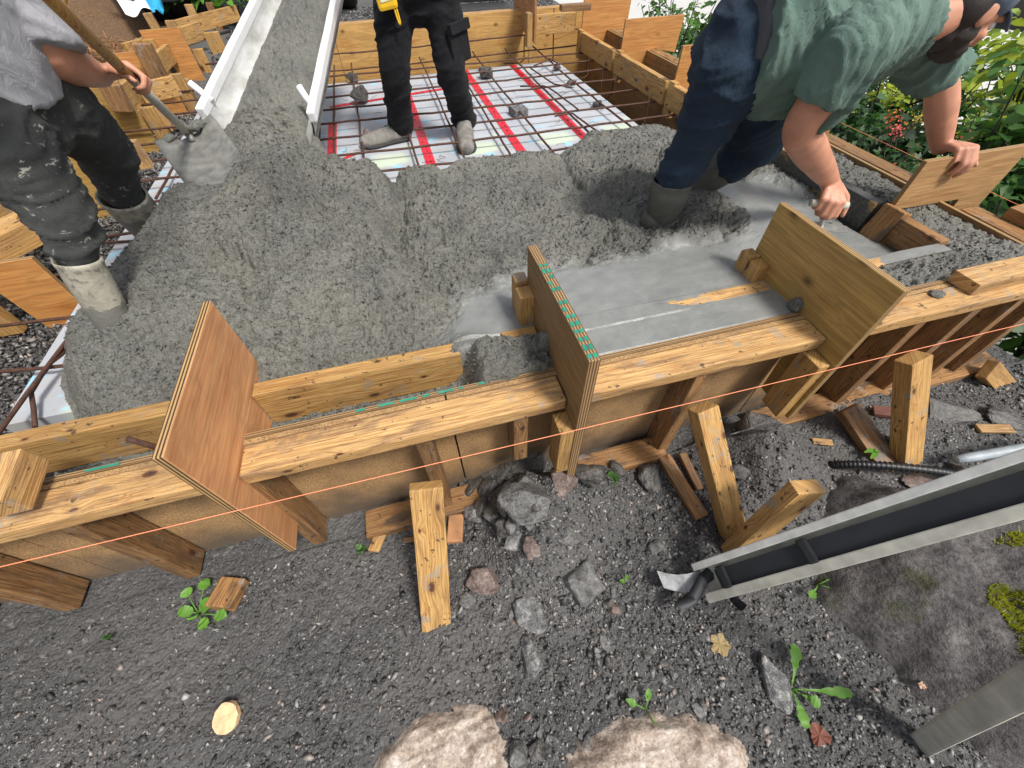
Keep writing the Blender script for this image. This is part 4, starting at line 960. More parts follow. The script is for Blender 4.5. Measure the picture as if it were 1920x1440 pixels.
# ------------------------------------------------------------------ strings, pipe, rails
def string(label, a, b):
    o = tube('mason_line', [a + (b - a) * (i / 12) for i in range(13)], .00125, STRING, None, 6); return tag(o, label, 'string')
a = PY(0, 1063, .52); b = PY(1920, 607, .515); string('orange string stretched along the near formwork', a + (a - b) * .15, b + (b - a) * .12)
a = PX(1565, 225, 2.57); b = PX(1900, 380, 2.57); string('orange string stretched along the right formwork before the shrubs', a + (a - b) * 1.2, b + (b - a) * .8)
pp = [PZ(1560, 872, -.53), PZ(1600, 868, -.47), PZ(1660, 872, -.455), PZ(1730, 880, -.455), PZ(1800, 893, -.47), PZ(1850, 905, -.50)]
P = []; R = []
dense = bez(pp[0], pp[1], pp[2], pp[3], 60) + bez(pp[3], pp[3] * 2 - pp[2], pp[4], pp[5], 60)[1:]
for i, p in enumerate(dense): P.append(p); R.append(.0135 + (.0035 if i % 3 == 0 else 0))
o = tube('corrugated_pipe', P, R, BLACK_R, None, 14); tag(o, 'black corrugated drain pipe lying behind the aluminium rail', 'pipe')
o = tube('conduit', [PZ(1792, 862, -.44), PZ(1815, 858, -.435), PZ(1930, 838, -.40), PZ(2050, 815, -.36)], [.014, .017, .018, .018], simple('grey_conduit_plastic', (.30, .34, .37), .5, var=.2), None, 14); tag(o, 'pale grey conduit at the right edge above the aluminium rail', 'pipe')

rail = thing('aluminium_rail', 'channel shaped aluminium ladder rail with black strap rising from the gravel at right', 'ladder rail', tuple(PZ(1285, 1105, -.53)))
ra = PD(1316, 1092, 1.27); rb = PD(1925, 905, .80); rd = (rb - ra).normalized(); re = rb + rd * .5
tocam = (Vector(CAM_C) - (ra + rb) / 2).normalized(); rn = (tocam - rd * tocam.dot(rd)).normalized(); rs = rd.cross(rn)
if rs.z < 0 and rs.y < 0: rs = -rs
def rail_part(name, off_s, off_n, w, h, mat, a=ra, b=re, bev=.003): return board(name, a + rs * off_s + rn * off_n, b + rs * off_s + rn * off_n, w, h, tuple(rn), mat, rail, bev=bev, wav=.0003)
rail_part('web', 0, -.022, .106, .006, ALU_DULL)
rail_part('flange', .053, -.004, .007, .042, ALU)
rail_part('flange', -.053, -.004, .007, .042, ALU_DULL)
rail_part('lip', .046, .015, .022, .005, ALU)
rail_part('lip', -.044, .015, .028, .005, ALU_DULL)
S0 = ra + rd * .06
def strap_pts(): return [S0 + (re - S0) * (i / 10) + rn * (.004 + .002 * math.sin(i)) for i in range(11)]
bm = bmesh.new(); prev = None
for p in strap_pts():
    c = [bm.verts.new(p + rs * (w - .002) + rn * t) for w, t in ((-.034, 0), (.024, 0), (.024, .003), (-.034, .003))]
    if prev:
        for k in range(4): bm.faces.new((prev[k], c[k], c[(k + 1) % 4], prev[(k + 1) % 4]))
    prev = c
bmesh.ops.recalc_face_normals(bm, faces=bm.faces); mkobj('strap', from_bm('strap', bm), STRAP, rail)
for t in (.085, .335):
    c = ra + rd * t; board('strap_clip', c + rs * .030 + rn * .012, c - rs * .034 + rn * .012, .026, .020, tuple(rn), BLACK_R, rail, bev=.006)
# loose strap tails
for pts, w in (([(1395, 1055), (1350, 1062), (1320, 1085), (1300, 1120), (1272, 1140)], .034), ([(1372, 1075), (1370, 1100), (1378, 1125), (1395, 1140)], .028)):
    bm = bmesh.new(); prev = None; n = len(pts)
    for i, q in enumerate(pts):
        c = PD(*q, 1.245 + .035 * math.sin(i * 1.3)); q2 = pts[min(i + 1, n - 1)]; q1 = pts[max(i - 1, 0)]
        d = (PD(*q2, 1.25) - PD(*q1, 1.25)).normalized(); sdv = d.cross(tocam).normalized() * w / 2
        c2 = [bm.verts.new(c - sdv), bm.verts.new(c + sdv), bm.verts.new(c + sdv + tocam * .002), bm.verts.new(c - sdv + tocam * .002)]
        if prev:
            for k in range(4): bm.faces.new((prev[k], c2[k], c2[(k + 1) % 4], prev[(k + 1) % 4]))
        prev = c2
    bmesh.ops.recalc_face_normals(bm, faces=bm.faces); bmesh.ops.subdivide_edges(bm, edges=list(bm.edges), cuts=2, smooth=.4)
    mkobj('strap_tail', from_bm('strap_tail', bm, True), STRAP, rail)
# galvanised foot bracket, a bent strip with serrated face
bm = bmesh.new(); prev = None
fp = [(1238, 1086), (1256, 1091), (1276, 1094), (1297, 1092), (1320, 1086)]
for i, q in enumerate(fp):
    c = PD(*q, 1.285 - .006 * math.sin(i * .8)); u = (rs * .9).normalized()
    row = [bm.verts.new(c + u * .026), bm.verts.new(c - u * .026), bm.verts.new(c - u * .026 - tocam * .005), bm.verts.new(c + u * .026 - tocam * .005)]
    if prev:
        for k in range(4): bm.faces.new((prev[k], row[k], row[(k + 1) % 4], prev[(k + 1) % 4]))
    prev = row
bmesh.ops.recalc_face_normals(bm, faces=bm.faces); mkobj('foot_bracket', from_bm('foot_bracket', bm), simple('galvanised_steel', (.27, .28, .29), .55, .2, var=.45, scale=45, bump=.5), rail)
leg = thing('aluminium_prop', 'square aluminium leg with black rubber foot at the lower right corner', 'ladder leg', tuple(PZ(1690, 1425, -.58)))
la = PD(1705, 1408, 1.16); lb_ = PD(1930, 1283, .70); ld = (lb_ - la).normalized()
tcl = (Vector(CAM_C) - (la + lb_) / 2).normalized()
board('tube', la, lb_ + ld * .4, .050, .030, tuple(tcl), ALU_DULL, leg, bev=.006, wav=.0003)
board('rubber_foot', la - ld * .05, la + ld * .012, .060, .038, tuple(tcl), BLACK_R, leg, bev=.01)
board('end_collar', la + ld * .006, la + ld * .03, .057, .036, tuple(tcl), ALU, leg, bev=.004)

# ------------------------------------------------------------------ offcuts and litter
def bed_h(x, y):
    cx, cy = 1.42, -.10
    r = np.sqrt(((x - cx) / .46) ** 2 + ((y - cy) / .52) ** 2)
    z = -.64 + .30 * (1 - smooth(.2, 1.15, r + .25 * fbm(x * 3, y * 3, 401, 4)))
    return z + .045 * fbm(x * 7, y * 7, 402, 5, .6) + .035 * np.abs(fbm(x * 12 + y * 5, y * 9, 403, 4))
def gz(c):
    g_ = float(ground_h(np.array([c.x]), np.array([c.y]))[0])
    return max(g_, float(bed_h(np.array([c.x]), np.array([c.y]))[0])) if .95 < c.x < 2.1 and -.75 < c.y < .42 else g_
def offcut(label, p, q, w, h, mat, lift=.012, name='wood_offcut'):
    a = PZ(*p, -.53); b = PZ(*q, -.53); a.z = gz(a) + h / 2 + lift * .3; b.z = gz(b) + h / 2 + lift
    o = board(name, a, b, w, h, (0, 0, 1), mat); return tag(o, label, 'wood offcut')
offcut('brown offcut block with the round-leaved weed beside it', (440, 1085), (413, 1142), .085, .04, W_MUD)
offcut('small pale lath offcut by the sole board', (716, 988), (700, 1034), .040, .014, W_FRESH)
offcut('orange stained offcut right of the upright kicker', (855, 965), (853, 1018), .055, .02, simple('orange_stained_wood', (.38, .19, .09), .7, var=.3, scale=18))
offcut('tan lath lying on gravel at the right edge', (1828, 806), (1895, 806), .04, .014, W_FRESH)
offcut('thin dark red splinter lying left of the upright kicker', (755, 1012), (805, 1004), .02, .01, W_STUD)
offcut('flat tan splinter under the yellow plate', (1520, 830), (1555, 836), .028, .008, W_FRESH)
offcut('brown scrap board under the far sole board', (1625, 780), (1680, 795), .05, .02, simple('reddish_scrap', (.16, .07, .05), .8))
bm = bmesh.new(); bmesh.ops.create_cone(bm, cap_ends=True, segments=20, radius1=.034, radius2=.033, depth=.016)
for v in bm.verts: v.co.x *= 1 + random.uniform(-.08, .06); v.co.y *= (1.18 + random.uniform(-.1, .05))
c = PZ(438, 1345, -.565); o = mkobj('wood_disc', from_bm('wood_disc', bm), simple('pale_cut_wood', (.62, .43, .24), .8, var=.3, scale=60), None, Matrix.Translation((c.x, c.y, gz(c) + .016)) @ Matrix.Rotation(.25, 4, 'X')); tag(o, 'pale round wood disc lying in the gravel at lower left', 'wood offcut')

def leaf_mesh(kind, L, W, seed=0, curl=.2):
    """leaf outline in local XY, stem at origin pointing +X"""
    r = random.Random(seed); bm = bmesh.new(); n = 12; rows = []
    for i in range(n + 1):
        t = i / n
        if kind == 'round': w = math.sqrt(max(0, 1 - (2 * t - 1) ** 2)) * (1 + .06 * r.uniform(-1, 1))
        elif kind == 'dandelion': w = (.18 + .82 * smooth(.15, .75, np.array(t))) * math.sqrt(max(0, 1 - max(0, (t - .8) / .2) ** 2)) * (.72 if i % 3 == 1 else 1.0)
        else: w = math.sin(math.pi * min(1, t * .95 + .05)) ** .8
        z = curl * L * (t - t * t * 1.3) + .004 * r.uniform(-1, 1)
        w = float(w) * W / 2
        rows.append([bm.verts.new((t * L, -w, z + abs(w) * .25)), bm.verts.new((t * L, 0, z)), bm.verts.new((t * L, w, z + abs(w) * .25))])
    for i in range(n):
        for k in range(2):
            bm.faces.new((rows[i][k], rows[i + 1][k], rows[i + 1][k + 1], rows[i][k + 1]))
    bmesh.ops.remove_doubles(bm, verts=bm.verts, dist=1e-5)
    return from_bm('leaf', bm, True)
def weed(label, base, tips, kind, wid, mat=LEAF_W, stem=True):
    b = PZ(*base, -.55); b.z = gz(b) + .004
    t = thing('weed', label, 'weed', tuple(b))
    for i, (tp, ln) in enumerate(tips):
        e = PZ(*tp, b.z + .02); d = e - b; L = d.length; d.normalize()
        s0 = b + d * (L * (1 - ln)) + Vector((0, 0, .012))
        y = Vector((0, 0, 1)).cross(d).normalized(); z = d.cross(y)
        m = Matrix(((d.x, y.x, z.x, s0.x), (d.y, y.y, z.y, s0.y), (d.z, y.z, z.z, s0.z), (0, 0, 0, 1)))
        mkobj('leaf', leaf_mesh(kind, L * ln, wid * random.uniform(.85, 1.15), i + 5), mat, t, m)
        if stem and ln < .95: tube('stem', [b, (b + s0) / 2 + Vector((0, 0, .004)), s0 + d * .01], .0016, mat, t, 6)
    return t
weed('dandelion rosette with jagged leaves beside the oval granite rock', (1478, 1292), [((1488, 1208), .85), ((1596, 1300), .8), ((1510, 1366), .9), ((1535, 1322), .7), ((1462, 1300), .6)], 'dandelion', .032)
weed('leafy weed growing under the aluminium rail', (1528, 1098), [((1600, 1066), .8), ((1515, 1122), .7), ((1572, 1112), .7), ((1655, 1074), .45), ((1700, 1098), .35)], 'dandelion', .028)
weed('round-leaved weed left of the brown offcut block', (372, 1150), [((392, 1086), .35), ((404, 1126), .8), ((338, 1146), .8), ((392, 1178), .5), ((428, 1156), .35), ((352, 1106), .3), ((364, 1162), .5)], 'round', .040)
weed('thin seedling with two small leaves near the lower centre', (1208, 1330), [((1172, 1312), .5), ((1215, 1290), .6), ((1238, 1375), .35)], 'leaf', .018)
weed('tiny green sprout right of the big flat rock', (1168, 1096), [((1162, 1090), .8), ((1176, 1078), .7)], 'leaf', .014)
weed('tiny dark sprout in the gravel at lower left', (205, 1200), [((200, 1192), .8), ((216, 1192), .8)], 'leaf', .014, LEAF_M)
weed('little weed tuft by the small lath offcut', (680, 1032), [((670, 1024), .9), ((690, 1030), .9), ((676, 1040), .9)], 'round', .02, LEAF_M)
weed('small dark weed under the middle sole board', (1146, 905), [((1138, 895), .9), ((1156, 905), .9), ((1148, 915), .9)], 'leaf', .022, LEAF_M)
weed('small weed by the corrugated pipe end', (1628, 858), [((1618, 850), .9), ((1638, 850), .9), ((1630, 862), .9)], 'leaf', .02, LEAF_W)
def flat_leaf(name, label, px, L, mat, seed, lob=5):
    r = random.Random(seed); c = PZ(*px, -.55); c.z = gz(c) + .007; bm = bmesh.new(); ctr = bm.verts.new((0, 0, .004)); ring = []
    for k in range(30):
        a = 2 * math.pi * k / 30; rad = L / 2 * (.84 + .13 * math.cos(a * lob) + r.uniform(-.10, .08))
        ring.append(bm.verts.new((math.cos(a) * rad, math.sin(a) * rad, r.uniform(0, .006))))
    for k in range(30): bm.faces.new((ctr, ring[k], ring[(k + 1) % 30]))
    return tag(mkobj(name, from_bm(name, bm), mat, None, Matrix.Translation(c) @ Matrix.Rotation(r.uniform(0, 3), 4, 'Z')), label, 'leaf')
flat_leaf('dead_leaf', 'tan dead maple leaf flat on the gravel', (1346, 1210), .066, simple('tan_dead_leaf', (.26, .19, .085), .8, var=.25, scale=80), 3)
flat_leaf('dead_leaf', 'curled red brown dead leaf below the dandelion', (1533, 1378), .062, simple('red_brown_leaf', (.13, .035, .018), .6, var=.3, scale=80), 8, 3)
flat_leaf('dead_leaf', 'pale curled leaf near the lower right', (1711, 1286), .024, simple('pale_dead_leaf', (.50, .33, .24), .7), 12, 2)

# bedrock with moss at right
def bedrock_mat():
    s = NT('mossy_bedrock'); o = s.obj(); a = s.noise(o, 6, 6, .7, .5); b = s.noise(o, 60, 5, .7); c = s.noise(o, 3.5, 5, .65)
    col = s.ramp(a, [(.3, (.035, .032, .032)), (.52, (.11, .10, .10)), (.72, (.22, .205, .20))])
    col = s.mix(s.ramp(b, [(.35, .6), (.55, 0)]), col, (.04, .04, .04), 'MULTIPLY')
    col = s.mix(s.ramp(c, [(.60, 0), (.66, .7)]), col, (.05, .055, .015))
    s.bump(s.math('ADD', a, b), .8, .02); return s.fin(col, .75)
br = sheet('bedrock', .95, 2.1, -.75, .42, .012, bed_h, bedrock_mat()); tag(br, kind='structure')
N = 90000; x = RNG.uniform(1.0, 1.9, N); y = RNG.uniform(-.6, .35, N)
M1_ = PZ(1868, 1150, -.42); M2_ = PZ(1850, 1030, -.42); M3_ = PZ(1905, 1235, -.42)
mk = .30 * fbm(x * 9, y * 9, 420, 4) + .9 * np.exp(-((x - M1_.x) / .07) ** 2 - ((y - M1_.y) / .06) ** 2) + .55 * np.exp(-((x - M2_.x) / .08) ** 2 - ((y - M2_.y) / .03) ** 2) + .7 * np.exp(-((x - M3_.x) / .06) ** 2 - ((y - M3_.y) / .05) ** 2)
k = mk > .38; x, y = x[k], y[k]; z = bed_h(x, y); n = len(x); a = RNG.uniform(0, 6.28, n); h = RNG.uniform(.006, .018, n); wd = .0022
base = np.stack([x, y, z - .002], -1); dxy = np.stack([np.cos(a), np.sin(a), np.zeros(n)], -1); lean = np.stack([RNG.normal(0, .5, n), RNG.normal(0, .5, n), np.ones(n)], -1)
V = np.stack([base - dxy * wd, base + dxy * wd, base + lean * h[:, None]], 1).reshape(-1, 3)
tag(mkobj('moss', from_np('moss', V, np.arange(3 * n).reshape(-1, 3)), leaf_mat('yellow_green_moss', (.16, .19, .010), (.46, .48, .03), .35)), kind='stuff')

# ------------------------------------------------------------------ shrubs and plants
def leaf_poly(kind):
    if kind == 'maple':
        a = [(0, 0), (.12, -.16), (.42, -.46), (.46, -.2), (.8, -.36), (.72, -.12), (1.05, 0), (.72, .12), (.8, .36), (.46, .2), (.42, .46), (.12, .16)]
    elif kind == 'long': a = [(0, 0), (.3, -.13), (.65, -.13), (1, 0), (.65, .13), (.3, .13)]
    else: a = [(0, 0), (.2, -.28), (.6, -.34), (.9, -.15), (1, 0), (.9, .15), (.6, .34), (.2, .28)]
    return np.array(a, float)
def leaves(P, D, size, kind, droop=.35):
    """joined leaves: polygon fans, one island each"""
    A = leaf_poly(kind); k = len(A); n = len(P)
    nrm = RNG.normal(0, .45, (n, 3)) + np.array([0, 0, 1.]); nrm /= np.linalg.norm(nrm, axis=1)[:, None]
    D = D - nrm * (D * nrm).sum(1)[:, None]; D /= np.linalg.norm(D, axis=1)[:, None] + 1e-9; B = np.cross(nrm, D)
    V = P[:, None, :] + size[:, None, None] * (A[None, :, :1] * D[:, None, :] + A[None, :, 1:] * B[:, None, :] + (np.abs(A[None, :, 1:]) * .3 - A[None, :, :1] ** 2 * droop) * nrm[:, None, :])
    return V.reshape(-1, 3), np.arange(n * k).reshape(n, k)
def shrub(name, label, base, height, spread, nstem, nleaf, size, kind, lmat, cat='shrub', group=None, lean=(0, 0), stemr=.012, low=.15):
    t = thing(name, label, cat, base, group); base = Vector(base); br = []; tips = []
    for s in range(nstem):
        a = random.uniform(0, 6.28); r = spread * random.uniform(.25, 1)
        top = base + Vector((math.cos(a) * r + lean[0], math.sin(a) * r + lean[1], height * random.uniform(.65, 1)))
        mid = base.lerp(top, .5) + Vector((random.uniform(-.1, .1), random.uniform(-.1, .1), .08)) * spread
        pts = bez(base + Vector((random.uniform(-.05, .05), random.uniform(-.05, .05), 0)), base.lerp(mid, .6), mid, top, 10)
        br.append(tube_np(pts, np.linspace(stemr, stemr * .3, 11), 6)); tips.append(pts)
        for q in range(3):
            i = random.randint(4, 9); d = Vector((random.uniform(-1, 1), random.uniform(-1, 1), random.uniform(-.1, .7))).normalized() * spread * random.uniform(.3, .6)
            p2 = bez(pts[i], pts[i] + d * .4, pts[i] + d * .8 + Vector((0, 0, .03)), pts[i] + d, 6)
            br.append(tube_np(p2, np.linspace(stemr * .45, stemr * .15, 7), 5)); tips.append(p2)
    v, f = join_np(br); mkobj('trunk' if cat == 'tree' else 'branches', from_np('branches', v, f, True), BARK, t)
    P = []; D = []
    for i in range(nleaf):
        p = random.choice(tips); k = random.uniform(low, 1) ** .7 * (len(p) - 1.001); j = int(k)
        c = p[j].lerp(p[j + 1], k - j); d = Vector((random.gauss(0, 1), random.gauss(0, 1), random.gauss(0, .4)))
        c = c + d * spread * .11; P.append(c); D.append(d.normalized())
    V, F = leaves(np.array(P), np.array(D), RNG.uniform(.6, 1.2, nleaf) * size, kind)
    o = mkobj('foliage', from_np('foliage', V, F), lmat, t); tag(o, kind='stuff'); return t
G = 'shrubs beyond the right formwork'
shrub('maple_shrub', 'dark maple shrub right behind the orange string and the near arm', (2.95, 1.75, -.75), .72, .42, 12, 800, .085, 'maple', LEAF_D, 'shrub', G)
shrub('maple_shrub', 'dark leafy shrub behind the hand-held plate', (3.0, 1.1, -.85), .75, .42, 10, 600, .075, 'maple', LEAF_D, 'shrub', G)
shrub('leafy_shrub', 'mid green shrub at the right edge under the face of the kneeling worker', (3.35, 1.55, -.85), 1.25, .55, 12, 1000, .085, 'oval', LEAF_M, 'shrub', G)
shrub('leafy_shrub', 'bright yellow-green shrub at the upper right corner', (3.9, 1.7, -.9), 1.45, .6, 12, 900, .095, 'oval', LEAF_Y, 'shrub', G, stemr=.016)
shrub('leafy_shrub', 'loose dark shrub at the right edge below the cap', (3.15, .7, -.9), .95, .45, 12, 620, .08, 'oval', LEAF_M, 'shrub', G)
shrub('maple_shrub', 'dark shrub below the sleeve of the far arm', (3.1, 2.5, -.75), .75, .5, 10, 700, .085, 'maple', LEAF_D, 'shrub', G)
shrub('leafy_shrub', 'sunlit shrub seen between the torso and the far arm', (3.8, 2.6, -.95), 1.15, .5, 8, 380, .075, 'oval', LEAF_Y, 'shrub', G)
shrub('leafy_shrub', 'thin stemmed light shrub left of the worker back', (3.35, 4.1, -.8), 1.25, .45, 12, 330, .06, 'oval', LEAF_Y, 'shrub', G, stemr=.009)
shrub('leafy_shrub', 'thin stemmed shrub behind the rear orange plate', (3.2, 5.0, -.7), 1.2, .4, 9, 300, .055, 'oval', LEAF_M, 'shrub', G, stemr=.008)
shrub('leafy_shrub', 'dark shrub beside the jeans pocket behind the orange plate', (2.9, 3.4, -.7), .75, .3, 8, 300, .05, 'long', LEAF_D, 'shrub', G)
def flower(label, px, dep, n, size, mat=PETAL):
    c = np.array(PD(*px, dep)); V, F = leaves(c + RNG.normal(0, size, (n, 3)), RNG.normal(0, 1, (n, 3)), RNG.uniform(.010, .020, n), 'round', .2)
    me = from_np('flower_cluster', V, F); t = thing('flower_cluster', label, 'flowers', tuple(c)); 
    p = mkobj('petals', me, mat, t); tag(p, kind='stuff'); tube('stem', [Vector(c), Vector(c) + Vector((.01, .02, -.14)), Vector(c) + Vector((.0, .03, -.34))], .0025, BARK, t, 5)
flower('pink flower cluster below the far sleeve', (1683, 243), 2.15, 46, .022)
flower('red orange flowers above the pink cluster', (1672, 222), 2.2, 30, .02, leaf_mat('red_orange_petal', (.55, .06, .02), (.8, .2, .05)))
flower('small coral flowers by the far hand', (1812, 262), 2.3, 22, .02, leaf_mat('coral_petal', (.55, .12, .08), (.8, .3, .2)))
flower('tiny coral buds under the string', (1735, 285), 2.15, 14, .05, leaf_mat('coral_bud', (.45, .06, .04), (.7, .2, .1)))
flower('yellow flowers left of the far arm', (1722, 222), 2.4, 34, .022, leaf_mat('yellow_petal', (.7, .45, .05), (.8, .6, .15)))
# denser shrubs farther down the slope
for q, (bx, by, h_, sp, n_, mt, kd, lab) in enumerate(((4.6, 2.0, 1.7, .8, 700, LEAF_M, 'oval', 'big mid green bush below the added pale sheet right of the cap'), (4.3, 3.4, 1.6, .8, 700, LEAF_D, 'maple', 'big dark bush farther down the slope behind the torso'), (5.2, 5.2, 1.6, .9, 420, LEAF_Y, 'oval', 'sunlit bush far down the slope behind the orange plates'), (3.9, .9, 1.35, .6, 520, LEAF_M, 'oval', 'bush with drooping leaves at the right edge above the plate'), (4.9, 1.2, 1.7, .7, 520, LEAF_Y, 'oval', 'yellow-green bush at the far upper right edge'), (3.5, 2.2, 1.0, .5, 600, LEAF_D, 'maple', 'dark low bush between the arms of the kneeling worker'), (4.2, 6.4, 1.5, .7, 360, LEAF_M, 'oval', 'far bush above the rear orange plate'), (6.2, 3.2, 2.0, 1.1, 620, LEAF_Y, 'oval', 'farthest bright bush at the top right behind the head'))):
    shrub('leafy_bush', lab, (bx, by, -1.25 - .1 * (bx - 3) if bx > 3.6 else -.95), h_, sp, 13, int(n_ * 1.9), .11 if kd == 'oval' else .10, kd, mt, 'shrub', 'bushes down the slope', stemr=.014, low=.05)
# left bank: weeds, litter, leafy plants
G2 = 'leafy plants on the left bank'
shrub('leafy_plant', 'yellow-green ground plant beside the shovel shaft', (-2.95, 5.1, .05), .24, .32, 14, 300, .085, 'round', LEAF_Y, 'plant', G2, stemr=.004, low=.5)
shrub('leafy_plant', 'sunlit yellow-green plant below the white sheet', (-2.85, 5.5, -.02), .26, .30, 14, 330, .085, 'round', LEAF_Y, 'plant', G2, stemr=.004, low=.5)
shrub('leafy_plant', 'broad bright leaves at the top edge above the spare handle', (-3.35, 4.9, .15), .4, .22, 7, 46, .16, 'round', LEAF_W, 'plant', G2, stemr=.005, low=.6)
shrub('leafy_plant', 'dark plant with large round leaves behind the upright stakes', (-2.1, 7.7, -.1), .5, .42, 10, 130, .15, 'round', LEAF_M, 'plant', G2, stemr=.006, low=.4)
shrub('leafy_plant', 'round-leaved plant left of the chute top', (-1.6, 7.4, -.12), .5, .4, 10, 130, .15, 'round', LEAF_W, 'plant', G2, stemr=.006, low=.4)
shrub('leafy_shrub', 'dark shrub at the very top left of the chute', (-2.1, 8.3, -.1), .9, .6, 10, 300, .12, 'round', LEAF_D, 'plant', G2)
bank_s = NT('brown_leaf_litter'); bo = bank_s.obj(); ba = bank_s.noise(bo, 9, 6, .7); bb = bank_s.noise(bo, 60, 4, .7)
bank_s.bump(bank_s.math('ADD', ba, bb), .9, .03)
bk = sheet('bank', -7, -2.36, 2.4, 9, .06, lambda a, b: ground_h(a, b) + .012 + .03 * fbm(a * 9, b * 9, 500, 3), bank_s.fin(bank_s.ramp(bb, [(.3, (.05, .028, .014)), (.5, (.17, .095, .045)), (.72, (.34, .22, .12))]), .85)); tag(bk, kind='structure')
n = 16000; x = RNG.uniform(-5, -2.35, n); y = RNG.uniform(2.6, 6.6, n); z = ground_h(x, y) + RNG.uniform(.02, .05, n); a = RNG.uniform(0, 6.28, n); L = RNG.uniform(.05, .14, n)
d = np.stack([np.cos(a), np.sin(a), RNG.normal(0, .18, n)], -1) * L[:, None]; pz = np.stack([x, y, z], -1); side = np.stack([-np.sin(a), np.cos(a), np.zeros(n)], -1) * .0045
V = np.stack([pz - side, pz + side, pz + d + side, pz + d - side], 1).reshape(-1, 3)
tag(mkobj('pine_needles', from_np('pine_needles', V, np.arange(4 * n).reshape(-1, 4)), leaf_mat('orange_needles', (.20, .09, .03), (.45, .24, .10), .1)), kind='stuff')
# white and blue sheet on the bank
bm = bmesh.new(); gridp = []
for i in range(13):
    for j in range(19):
        u, v = i / 12, j / 18
        a = PZ(215, 0, .04).lerp(PZ(285, -4, .02), u); b = PZ(268, 84, -.12).lerp(PZ(318, 74, -.12), u); p = a.lerp(b, v)
        p.z += .03 * math.sin(u * 7 + v * 3) + .02 * math.sin(v * 9) + .24
        gridp.append(bm.verts.new(p))
for i in range(12):
    for j in range(18): bm.faces.new((gridp[i * 19 + j], gridp[(i + 1) * 19 + j], gridp[(i + 1) * 19 + j + 1], gridp[i * 19 + j + 1]))
s = NT('white_and_blue_sheeting'); st2 = s.noise(s.mapped(s.obj(), (1.5, 1.5, 1.5)), 1, 3)
sh = mkobj('plastic_sheet', from_bm('plastic_sheet', bm, True), s.fin((.85, .87, .88), .35)); md = sh.modifiers.new('thick', 'SOLIDIFY'); md.thickness = .006; tag(sh, 'white plastic sheet draped over the bank at the top left', 'plastic sheet')
bm = bmesh.new(); gp = []
for i in range(7):
    for j in range(7):
        u, v = i / 6, j / 6; p = PZ(268, -6, .26).lerp(PZ(300, -8, .24), u).lerp(PZ(284, 20, .17).lerp(PZ(308, 24, .13), u), v); p.z += .02 * math.sin(u * 9 + v * 4); gp.append(bm.verts.new(p))
for i in range(6):
    for j in range(6): bm.faces.new((gp[i * 7 + j], gp[(i + 1) * 7 + j], gp[(i + 1) * 7 + j + 1], gp[i * 7 + j + 1]))
bt = mkobj('tarpaulin', from_bm('tarpaulin', bm, True), simple('blue_tarpaulin', (.03, .33, .60), .4, var=.2, scale=9)); md = bt.modifiers.new('thick', 'SOLIDIFY'); md.thickness = .004; tag(bt, 'blue tarpaulin corner above the white plastic sheet', 'tarpaulin')

# truck at the back: only its lowest parts reach into the picture
tr = thing('mixer_truck', 'rear of a dark concrete truck standing behind the back wall', 'truck', (-.9, 8.0, -.12))
def wheel(x, y):
    bm = bmesh.new(); prof = [(.28, -.14), (.47, -.15), (.52, -.11), (.53, 0), (.52, .11), (.47, .15), (.28, .14)]; n = 40; rings = []
    for k in range(n):
        a = 2 * math.pi * k / n; rings.append([bm.verts.new((w, math.cos(a) * r, math.sin(a) * r)) for r, w in prof])
    for k in range(n):
        for j in range(len(prof) - 1): bm.faces.new((rings[k][j], rings[(k + 1) % n][j], rings[(k + 1) % n][j + 1], rings[k][j + 1]))
    bmesh.ops.recalc_face_normals(bm, faces=bm.faces)
    w = mkobj('wheel', from_bm('wheel', bm, True), TYRE, tr, Matrix.Translation((x, y, .40)))
    bm = bmesh.new(); bmesh.ops.create_cone(bm, cap_ends=True, segments=28, radius1=.29, radius2=.24, depth=.2); bmesh.ops.rotate(bm, matrix=Matrix.Rotation(math.pi / 2, 3, 'Y'), verts=bm.verts)
    mkobj('rim', from_bm('rim', bm), TRUCK, w, Matrix.Translation((x, y, .40)))
for x in (-.55, -.22, -2.2, -2.5): wheel(x, 8.0); 
board('chassis', (-1.4, 7.3, .85), (-1.4, 12.5, .85), .9, .3, (0, 0, 1), TRUCK, tr)
board('axle', (-2.4, 8.0, .40), (-.3, 8.0, .40), .12, .12, (0, 0, 1), TRUCK, tr)
board('mud_flap', (-.4, 7.42, .9), (-.4, 7.40, .12), .5, .02, (0, 1, 0), BLACK_R, tr)
board('mud_flap', (-2.35, 7.42, .9), (-2.35, 7.40, .12), .5, .02, (0, 1, 0), BLACK_R, tr)
board('bumper', (-2.7, 7.3, .75), (-.1, 7.3, .75), .12, .14, (0, 0, 1), TRUCK, tr)
bm = bmesh.new(); bmesh.ops.create_cone(bm, cap_ends=True, segments=32, radius1=.55, radius2=1.15, depth=2.4)
mkobj('drum', from_bm('drum', bm, True), CHUTE_IN, tr, Matrix.Translation((-1.4, 9.6, 2.2)) @ Matrix.Rotation(math.radians(-75), 4, 'X'))
o = thing('parked_machine', 'dark grey machine foot on gravel behind the back wall', 'machine', (1.15, 6.3, -.1))
board('skid_plate', (.85, 6.35, -.02), (1.7, 6.25, -.02), .35, .12, (0, 0, 1), TRUCK, o, bev=.03); board('body', (.95, 6.7, .25), (1.7, 6.6, .25), .5, .4, (0, 0, 1), TRUCK, o, bev=.05); board('hand_bar', (.98, 6.12, .0), (1.16, 6.10, .0), .03, .03, (0, 0, 1), ALU, o)

